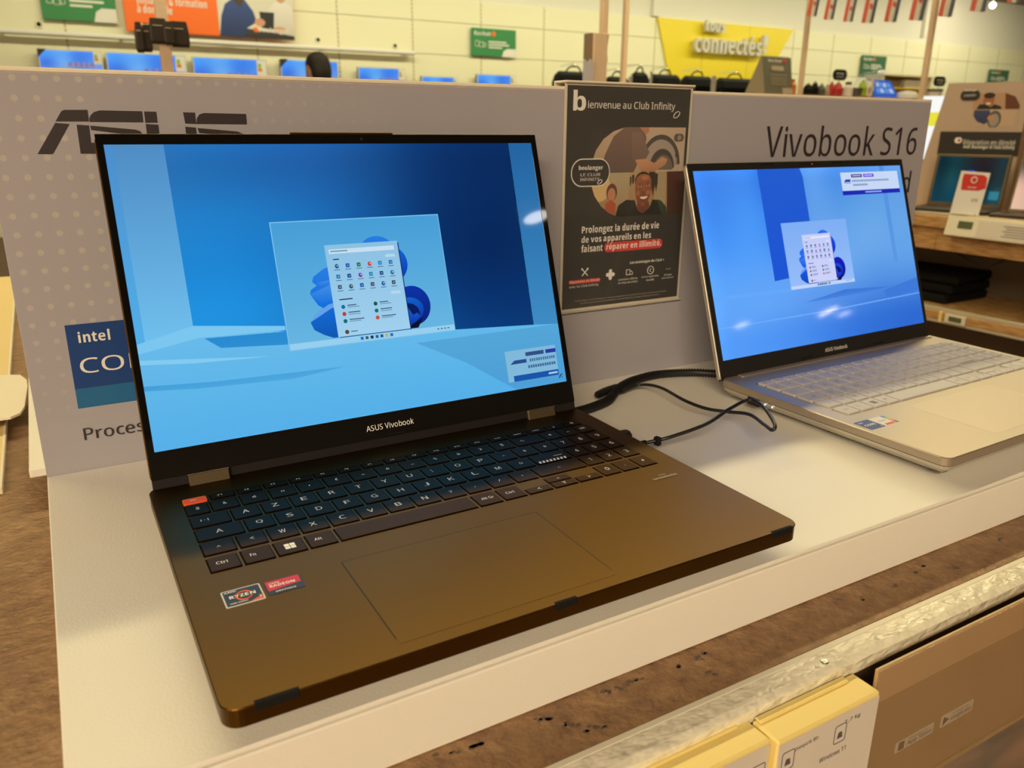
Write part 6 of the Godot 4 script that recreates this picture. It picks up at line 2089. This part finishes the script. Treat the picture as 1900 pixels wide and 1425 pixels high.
	for q in goods:
		var c := on_z(q[0], q[2], zc)
		var hw: float = absf(on_z(q[0] + q[1], q[2], zc).x - on_z(q[0], q[2], zc).x)
		var hgt := c.y - sy
		var g := thing(q[6], q[5], q[6], Vector3(c.x, sy, zc), "small goods on the counter")
		b = MB.new()
		if q[4] == "flask":
			b.lathe([[0.0, 0.0], [hw, 0.0], [hw, hgt * 0.66], [hw * 0.55, hgt * 0.82], [hw * 0.55, hgt], [0.0, hgt]], 14)
			part(b, "flask_body", q[3], g)
			b = MB.new()
			b.lathe([[hw * 0.58, hgt * 0.84], [hw * 0.64, hgt * 0.86], [hw * 0.64, hgt + 0.004], [0.0, hgt + 0.006]], 12)
			part(b, "cap", "goods_grey" if q[3] == "paper_white" else q[3], g)
		elif q[4] == "tub":
			b.lathe([[0.0, 0.0], [hw * 0.85, 0.0], [hw, hgt * 0.8], [hw, hgt], [0.0, hgt]], 14)
			part(b, "tub_body", q[3], g)
			b = MB.new()
			b.lathe([[hw * 1.03, hgt * 0.8], [hw * 1.06, hgt * 0.82], [hw * 1.06, hgt + 0.004], [0.0, hgt + 0.006]], 14)
			part(b, "lid", "goods_grey", g)
		elif q[4] == "cap":
			b.lathe([[0.0, 0.0], [hw, 0.0], [hw * 0.96, hgt * 0.5], [hw * 0.7, hgt * 0.85], [0.0, hgt]], 16)
			part(b, "dome", q[3], g)
			part(bx(Vector3(-hw, 0.0, 0.0), Vector3(hw * 0.4, 0.010, hw * 1.3), 0.004), "peak", q[3], g)
		else:
			part(pouch(hw * 2.0, hgt, hw * 1.1), "pouch_body", q[3], g)
			b = MB.new()
			b.tube(smooth([Vector3(-hw * 0.4, hgt * 0.94, 0), Vector3(0, hgt + 0.014, 0), Vector3(hw * 0.4, hgt * 0.94, 0)], 5), 0.004, 5)
			part(b, "loop", "bag_black", g)
			if q[0] == 1613:
				part(bx(Vector3(-hw * 0.5, hgt * 0.2, hw * 0.40), Vector3(-hw * 0.1, hgt * 0.6, hw * 0.58), 0.002), "print_patch", "goods_red", g)
				part(bx(Vector3(hw * 0.1, hgt * 0.35, hw * 0.40), Vector3(hw * 0.4, hgt * 0.7, hw * 0.58), 0.002), "print_patch", "goods_green", g)
	# black oval signs on stems
	for q in [[1559, 139, "black oval sign above the red pouches"], [1744, 151, "black oval sign beside the slanting-looking pole"]]:
		var c := on_z(q[0], q[1], zc - 0.3)
		t = thing("oval_sign", q[2], "sign", Vector3(c.x, sy, zc - 0.3), "black oval signs")
		b = MB.new()
		var hy := c.y - sy
		b.loft(rr(-0.105, hy - 0.052, 0.105, hy + 0.052, 0.05, 8), [[0.0, -0.008], [0.0, 0.0]])
		part(b, "plate", "bag_black", t)
		text("boulanger", "ink_white", t, 0.12, 0.022, Transform3D(Basis(), Vector3(-0.06, hy + 0.002, 0.002)), true)
		text("LE CLUB INFINITY", "ink_white", t, 0.12, 0.016, Transform3D(Basis(), Vector3(-0.06, hy - 0.026, 0.002)))
		b = MB.new()
		b.tube([Vector3(0, 0, -0.006), Vector3(0, hy - 0.045, -0.006)], 0.005, 6)
		part(b, "stem", "chrome", t)
	# tilted blue screen under a clear hood, pale shelf with cartons behind it
	t = thing("tilted_display", "tilted blue touch display under a clear rounded hood", "display", Vector3(0, 0, 0))
	a = on_z(1622, 174, zc)
	e = on_z(1664, 174, zc)
	var zr := zc - 0.20
	var u := on_z(1652, 150, zr)
	var us := on_z(1622, 147, zr)
	b = MB.new()
	b.pic(Vector3(a.x, sy + 0.02, zc + 0.02), Vector3(e.x, sy + 0.02, zc + 0.02), Vector3(u.x, u.y, zr), Vector3(us.x, us.y, zr), Vector3(0, 0.8, 0.6).normalized())
	b.quad(Vector3(a.x, sy, zc), Vector3(e.x, sy, zc), Vector3(u.x, u.y - 0.03, zr), Vector3(us.x, us.y - 0.03, zr), Vector3(0, -0.8, -0.6))
	var pr := Print.new(256, 160, rgb(40, 90, 190))
	pr.rect(0.06, 0.10, 0.94, 0.90, rgb(60, 120, 215))
	for i in 4:
		for j in 2:
			pr.rect(0.10 + 0.21 * i, 0.18 + 0.36 * j, 0.26 + 0.21 * i, 0.44 + 0.36 * j, rgb(110, 160, 230) if (i + j) % 2 else rgb(200, 215, 235))
	part(b, "screen", lit_picture("touch_screen", pr.tex(256, 160), 0.8, 0.2), t)
	part(bx(Vector3((a.x + e.x) / 2 - 0.06, sy, zc - 0.14), Vector3((a.x + e.x) / 2 + 0.06, sy + 0.07, zc - 0.04), 0.006), "stand_block", "goods_grey", t)
	var hood := MB.new()
	var arc := []
	var ha := on_z(1621, 160, zc - 0.05)
	var hb := on_z(1640, 131, zc - 0.05)
	for i in 9:
		var k := i / 8.0 * PI / 2
		arc.append(Vector3(ha.x + (hb.x - ha.x + 0.06) * (1 - cos(k)), ha.y + (hb.y - ha.y) * sin(k), 0))
	for i in 8:
		hood.quad(arc[i] + Vector3(0, 0, zc), arc[i + 1] + Vector3(0, 0, zc), arc[i + 1] + Vector3(0, 0, zc - 0.3), arc[i] + Vector3(0, 0, zc - 0.3), Vector3(-1, 1, 0))
	part(hood, "hood", "acrylic_blue", t)
	a = on_z(1640, 140, zc - 0.25)
	e = on_z(1728, 158, zc - 0.25)
	t = thing("display_hood", "pale shelf unit with white and brown cartons behind the tilted display", "shelf", Vector3(a.x, sy, zc - 0.25))
	var sw := e.x - a.x
	var sh := a.y - sy
	part(bx(Vector3(0, 0, -0.22), Vector3(0.02, sh, 0.0), 0.002), "side_panel", "cream_panel", t)
	part(bx(Vector3(sw - 0.02, 0, -0.22), Vector3(sw, sh, 0.0), 0.002), "side_panel", "cream_panel", t)
	part(bx(Vector3(-0.01, sh, -0.23), Vector3(sw + 0.01, sh + 0.018, 0.01), 0.003), "top_board", "cream_panel", t)
	part(bx(Vector3(0.02, sh * 0.48, -0.22), Vector3(sw - 0.02, sh * 0.48 + 0.012, -0.01), 0.002), "middle_board", "yellow_sign", t)
	part(bx(Vector3(0.02, 0, -0.23), Vector3(sw - 0.02, sh, -0.22)), "back_board", "yellow_sign", t)
	solo(bx(Vector3(0, 0, 0), Vector3(sw * 0.36, sh * 0.34, 0.10), 0.004), "white_carton", "paper_white", "white carton on the pale shelf unit behind the tilted display", "box", "", Transform3D(Basis(), Vector3(a.x + sw * 0.50, sy + sh * 0.48 + 0.0122, zc - 0.38)))
	solo(bx(Vector3(0, 0, 0), Vector3(sw * 0.26, sh * 0.28, 0.10), 0.004), "brown_carton", "carton", "brown carton on the pale shelf unit behind the tilted display", "box", "", Transform3D(Basis(), Vector3(a.x + sw * 0.16, sy + sh * 0.48 + 0.0122, zc - 0.38)))
	# white and yellow board beside the stand, its brightness put in as glow
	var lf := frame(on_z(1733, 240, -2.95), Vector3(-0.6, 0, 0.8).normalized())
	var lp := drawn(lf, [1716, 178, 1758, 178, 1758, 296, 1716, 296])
	t = thing("glowing_board", "white board with a yellow band beside the stand, brightness put in as glow", "sign", lf.origin, "", lf.basis)
	part(bx(Vector3(lp[0].x, lp[2].y, -0.02), Vector3(lp[1].x, lp[0].y, 0), 0.001), "glowing_face", "glow_white", t)
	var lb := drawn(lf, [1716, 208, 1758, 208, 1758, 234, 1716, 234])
	part(bx(Vector3(lb[0].x, lb[2].y, 0.0), Vector3(lb[1].x, lb[0].y, 0.002)), "glowing_band", "glow_yellow", t)
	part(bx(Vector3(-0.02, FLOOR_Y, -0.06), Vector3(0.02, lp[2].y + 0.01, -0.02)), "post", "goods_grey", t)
	# bunting: small tricolour flags on a string
	var zg := -4.0
	var fl := [[1497, 1515, 30], [1528, 1546, 36], [1564, 1582, 40], [1598, 1620, 42], [1640, 1663, 40], [1686, 1712, 37], [1740, 1766, 30], [1799, 1828, 20], [1868, 1892, 4]]
	var tops := []
	for q in fl:
		var c := on_z(q[0], q[2], zg)
		var d := on_z(q[1], q[2] - 1, zg)
		var wd := d.x - c.x
		var hgt := wd * 1.6
		var g := thing("bunting_flag", "small red, white and blue flag with a red emblem hung from the string", "flag", Vector3(c.x, c.y, zg), "flags on the bunting string")
		var mats := ["flag_red", "flag_white", "flag_blue"]
		for k in 3:
			b = MB.new()
			var lean := wd * 0.22
			b.loft(pv([wd * k / 3.0, 0.0, wd * (k + 1) / 3.0, 0.004 * k, wd * (k + 1) / 3.0 + lean, hgt, wd * k / 3.0 + lean, hgt]), [[0.0, -0.001 + 0.004 * (k % 2)], [0.0, 0.001 + 0.004 * (k % 2)]])
			part(b, "stripe", mats[k], g)
		b = MB.new()
		b.ball(Vector3(wd * 0.62, hgt * 0.55, 0.006), Vector3(wd * 0.14, wd * 0.16, 0.002), Transform3D(), 6)
		part(b, "emblem", "flag_red", g)
		tops.append(Vector3(c.x + wd * 0.2, c.y + hgt, zg))
		tops.append(Vector3(c.x + wd * 1.2, c.y + hgt, zg))
	b = MB.new()
	for i in tops.size():
		tops[i] += Vector3(0, 0.0035, 0)
	b.tube(tops, 0.003, 5)
	solo(b, "bunting_string", "paper_white", "white string carrying the row of small flags", "string")
	# ceiling spot far away at the upper corner
	var c2 := on_z(1842, 10, -8.8)
	t = thing("globe_lamp", "small bright globe lamp under the far ceiling", "lamp", c2)
	b = MB.new()
	b.ball(Vector3.ZERO, Vector3(0.05, 0.05, 0.05), Transform3D(), 8)
	part(b, "bulb", "spot_glow", t)
	b = MB.new()
	b.tube([Vector3(0, 0.045, 0), Vector3(0, CEIL_Y - c2.y, 0)], 0.006, 6)
	part(b, "stem", "lamp_housing", t)
	var om := OmniLight3D.new()
	om.name = "globe_light"
	om.light_energy = 0.4
	om.light_color = lin(1.0, 0.85, 0.6)
	om.light_size = 0.04
	om.omni_range = 30.0
	om.omni_attenuation = 2.0
	om.shadow_enabled = true
	add_child(om, true)
	om.position = c2


func person() -> void:
	# a standing shopper seen from behind; the head shows above the stand
	var top := on_z(586, 97, -4.75)
	var s := (top.y - FLOOR_Y) / 1.75
	var at := Vector3(top.x, FLOOR_Y, -4.75)
	var t := thing("person", "shopper with short dark hair seen from behind before the televisions", "person", at, "", Basis(Vector3.UP, 0.35))
	var bones := [
		[Vector3(0, 1.53, 0.0), Vector3(0, 1.66, 0.01), 0.072, 0.084], [Vector3(0, 1.42, 0), Vector3(0, 1.55, 0), 0.058, 0.055],
		[Vector3(0, 1.00, 0), Vector3(0, 1.38, 0), 0.125, 0.115], [Vector3(-0.15, 1.38, 0), Vector3(0.15, 1.38, 0), 0.072, 0.072], [Vector3(-0.08, 0.95, 0), Vector3(0.08, 0.95, 0), 0.11, 0.11],
		[Vector3(-0.19, 1.37, 0), Vector3(-0.25, 1.10, 0.01), 0.052, 0.042], [Vector3(-0.25, 1.10, 0.01), Vector3(-0.23, 0.86, -0.08), 0.041, 0.030], [Vector3(-0.23, 0.86, -0.08), Vector3(-0.22, 0.77, -0.11), 0.032, 0.022],
		[Vector3(0.19, 1.37, 0), Vector3(0.25, 1.10, 0.01), 0.052, 0.042], [Vector3(0.25, 1.10, 0.01), Vector3(0.23, 0.86, -0.08), 0.041, 0.030], [Vector3(0.23, 0.86, -0.08), Vector3(0.22, 0.77, -0.11), 0.032, 0.022],
		[Vector3(-0.09, 0.92, 0), Vector3(-0.10, 0.50, -0.01), 0.085, 0.058], [Vector3(-0.10, 0.50, -0.01), Vector3(-0.10, 0.09, 0.02), 0.056, 0.040], [Vector3(-0.10, 0.05, 0.03), Vector3(-0.11, 0.04, -0.14), 0.045, 0.036],
		[Vector3(0.09, 0.92, 0), Vector3(0.10, 0.50, -0.01), 0.085, 0.058], [Vector3(0.10, 0.50, -0.01), Vector3(0.10, 0.09, 0.02), 0.056, 0.040], [Vector3(0.10, 0.05, 0.03), Vector3(0.11, 0.04, -0.14), 0.045, 0.036],
		[Vector3(-0.080, 1.615, 0.012), Vector3(-0.084, 1.585, 0.008), 0.016, 0.012], [Vector3(0.080, 1.615, 0.012), Vector3(0.084, 1.585, 0.008), 0.016, 0.012], [Vector3(0, 1.60, -0.085), Vector3(0, 1.585, -0.098), 0.014, 0.014]]
	part(field_mesh(bones, 0.022, s), "body", "skin", t)
	var coat := []
	for i in [2, 3, 4, 5, 6, 8, 9]:
		coat.append([bones[i][0], bones[i][1], bones[i][2] + 0.014, bones[i][3] + 0.014])
	part(field_mesh(coat, 0.026, s), "jacket", "jacket", t)
	var legs := []
	for i in [11, 12, 14, 15]:
		legs.append([bones[i][0], bones[i][1], bones[i][2] + 0.012, bones[i][3] + 0.018])
	part(field_mesh(legs, 0.026, s), "trousers", "goods_grey", t)
	var hair := [[Vector3(0, 1.625, 0.030), Vector3(0, 1.672, 0.010), 0.078, 0.082], [Vector3(0, 1.59, 0.045), Vector3(0, 1.66, 0.03), 0.060, 0.070]]
	part(field_mesh(hair, 0.014, s), "hair", "hair", t)


# skin of tapered bones joined by a smooth minimum, meshed as surface nets
func field_mesh(bones: Array, cell: float, s: float) -> MB:
	var lo := Vector3(1e9, 1e9, 1e9)
	var hi := -lo
	for q in bones:
		var r := maxf(q[2], q[3]) + cell * 3
		for e in [q[0], q[1]]:
			lo = lo.min(e - Vector3.ONE * r); hi = hi.max(e + Vector3.ONE * r)
	var nx := int((hi.x - lo.x) / cell) + 2
	var ny := int((hi.y - lo.y) / cell) + 2
	var nz := int((hi.z - lo.z) / cell) + 2
	var val := PackedFloat32Array()
	val.resize(nx * ny * nz)
	val.fill(1.0)
	for q in bones:
		var r := maxf(q[2], q[3]) + cell * 3
		var b0: Vector3 = (q[0].min(q[1]) - Vector3.ONE * r - lo) / cell
		var b1: Vector3 = (q[0].max(q[1]) + Vector3.ONE * r - lo) / cell
		var ab: Vector3 = q[1] - q[0]
		var len2 := maxf(ab.length_squared(), 1e-6)
		for z in range(maxi(0, int(b0.z)), mini(nz, int(b1.z) + 1)):
			for y in range(maxi(0, int(b0.y)), mini(ny, int(b1.y) + 1)):
				for x in range(maxi(0, int(b0.x)), mini(nx, int(b1.x) + 1)):
					var p := lo + Vector3(x, y, z) * cell
					var k := clampf((p - q[0]).dot(ab) / len2, 0, 1)
					var d: float = (p - q[0] - ab * k).length() - lerpf(q[2], q[3], k)
					var i := x + nx * (y + ny * z)
					var o := val[i]
					var h := maxf(0.03 - absf(o - d), 0.0) / 0.03
					val[i] = minf(o, d) - h * h * 0.03 * 0.25
	var at := {}
	var nr := {}
	var idx := func(x: int, y: int, z: int) -> int: return x + nx * (y + ny * z)
	for z in nz - 1:
		for y in ny - 1:
			for x in nx - 1:
				var c := Vector3.ZERO
				var n := 0
				var v := []
				for k in 8:
					v.append(val[idx.call(x + (k & 1), y + ((k >> 1) & 1), z + (k >> 2))])
				for e in [[0, 1], [2, 3], [4, 5], [6, 7], [0, 2], [1, 3], [4, 6], [5, 7], [0, 4], [1, 5], [2, 6], [3, 7]]:
					if (v[e[0]] < 0.0) != (v[e[1]] < 0.0):
						var f: float = v[e[0]] / (v[e[0]] - v[e[1]])
						var a := Vector3(e[0] & 1, (e[0] >> 1) & 1, e[0] >> 2)
						var b := Vector3(e[1] & 1, (e[1] >> 1) & 1, e[1] >> 2)
						c += a.lerp(b, f)
						n += 1
				if n:
					var i: int = idx.call(x, y, z)
					at[i] = (lo + (Vector3(x, y, z) + c / n) * cell) * s
					nr[i] = Vector3(v[1] + v[3] + v[5] + v[7] - v[0] - v[2] - v[4] - v[6], v[2] + v[3] + v[6] + v[7] - v[0] - v[1] - v[4] - v[5], v[4] + v[5] + v[6] + v[7] - v[0] - v[1] - v[2] - v[3]).normalized()
	var m := MB.new()
	for i in at:
		var x: int = i % nx
		var y: int = (i / nx) % ny
		var z: int = i / (nx * ny)
		var here := val[i] < 0.0
		var step := [1, nx, nx * ny]
		var pos := [x, y, z]
		for ax in 3:
			var j: int = i + step[ax]
			if (val[j] < 0.0) == here:
				continue
			var p: int = step[(ax + 1) % 3]
			var q: int = step[(ax + 2) % 3]
			if pos[(ax + 1) % 3] == 0 or pos[(ax + 2) % 3] == 0:
				continue
			var a: int = i; var b: int = i - p; var c: int = i - p - q; var d: int = i - q
			if at.has(b) and at.has(c) and at.has(d):
				m.tri(at[a], at[b], at[c], nr[a], nr[b], nr[c])
				m.tri(at[a], at[c], at[d], nr[a], nr[c], nr[d])
	return m
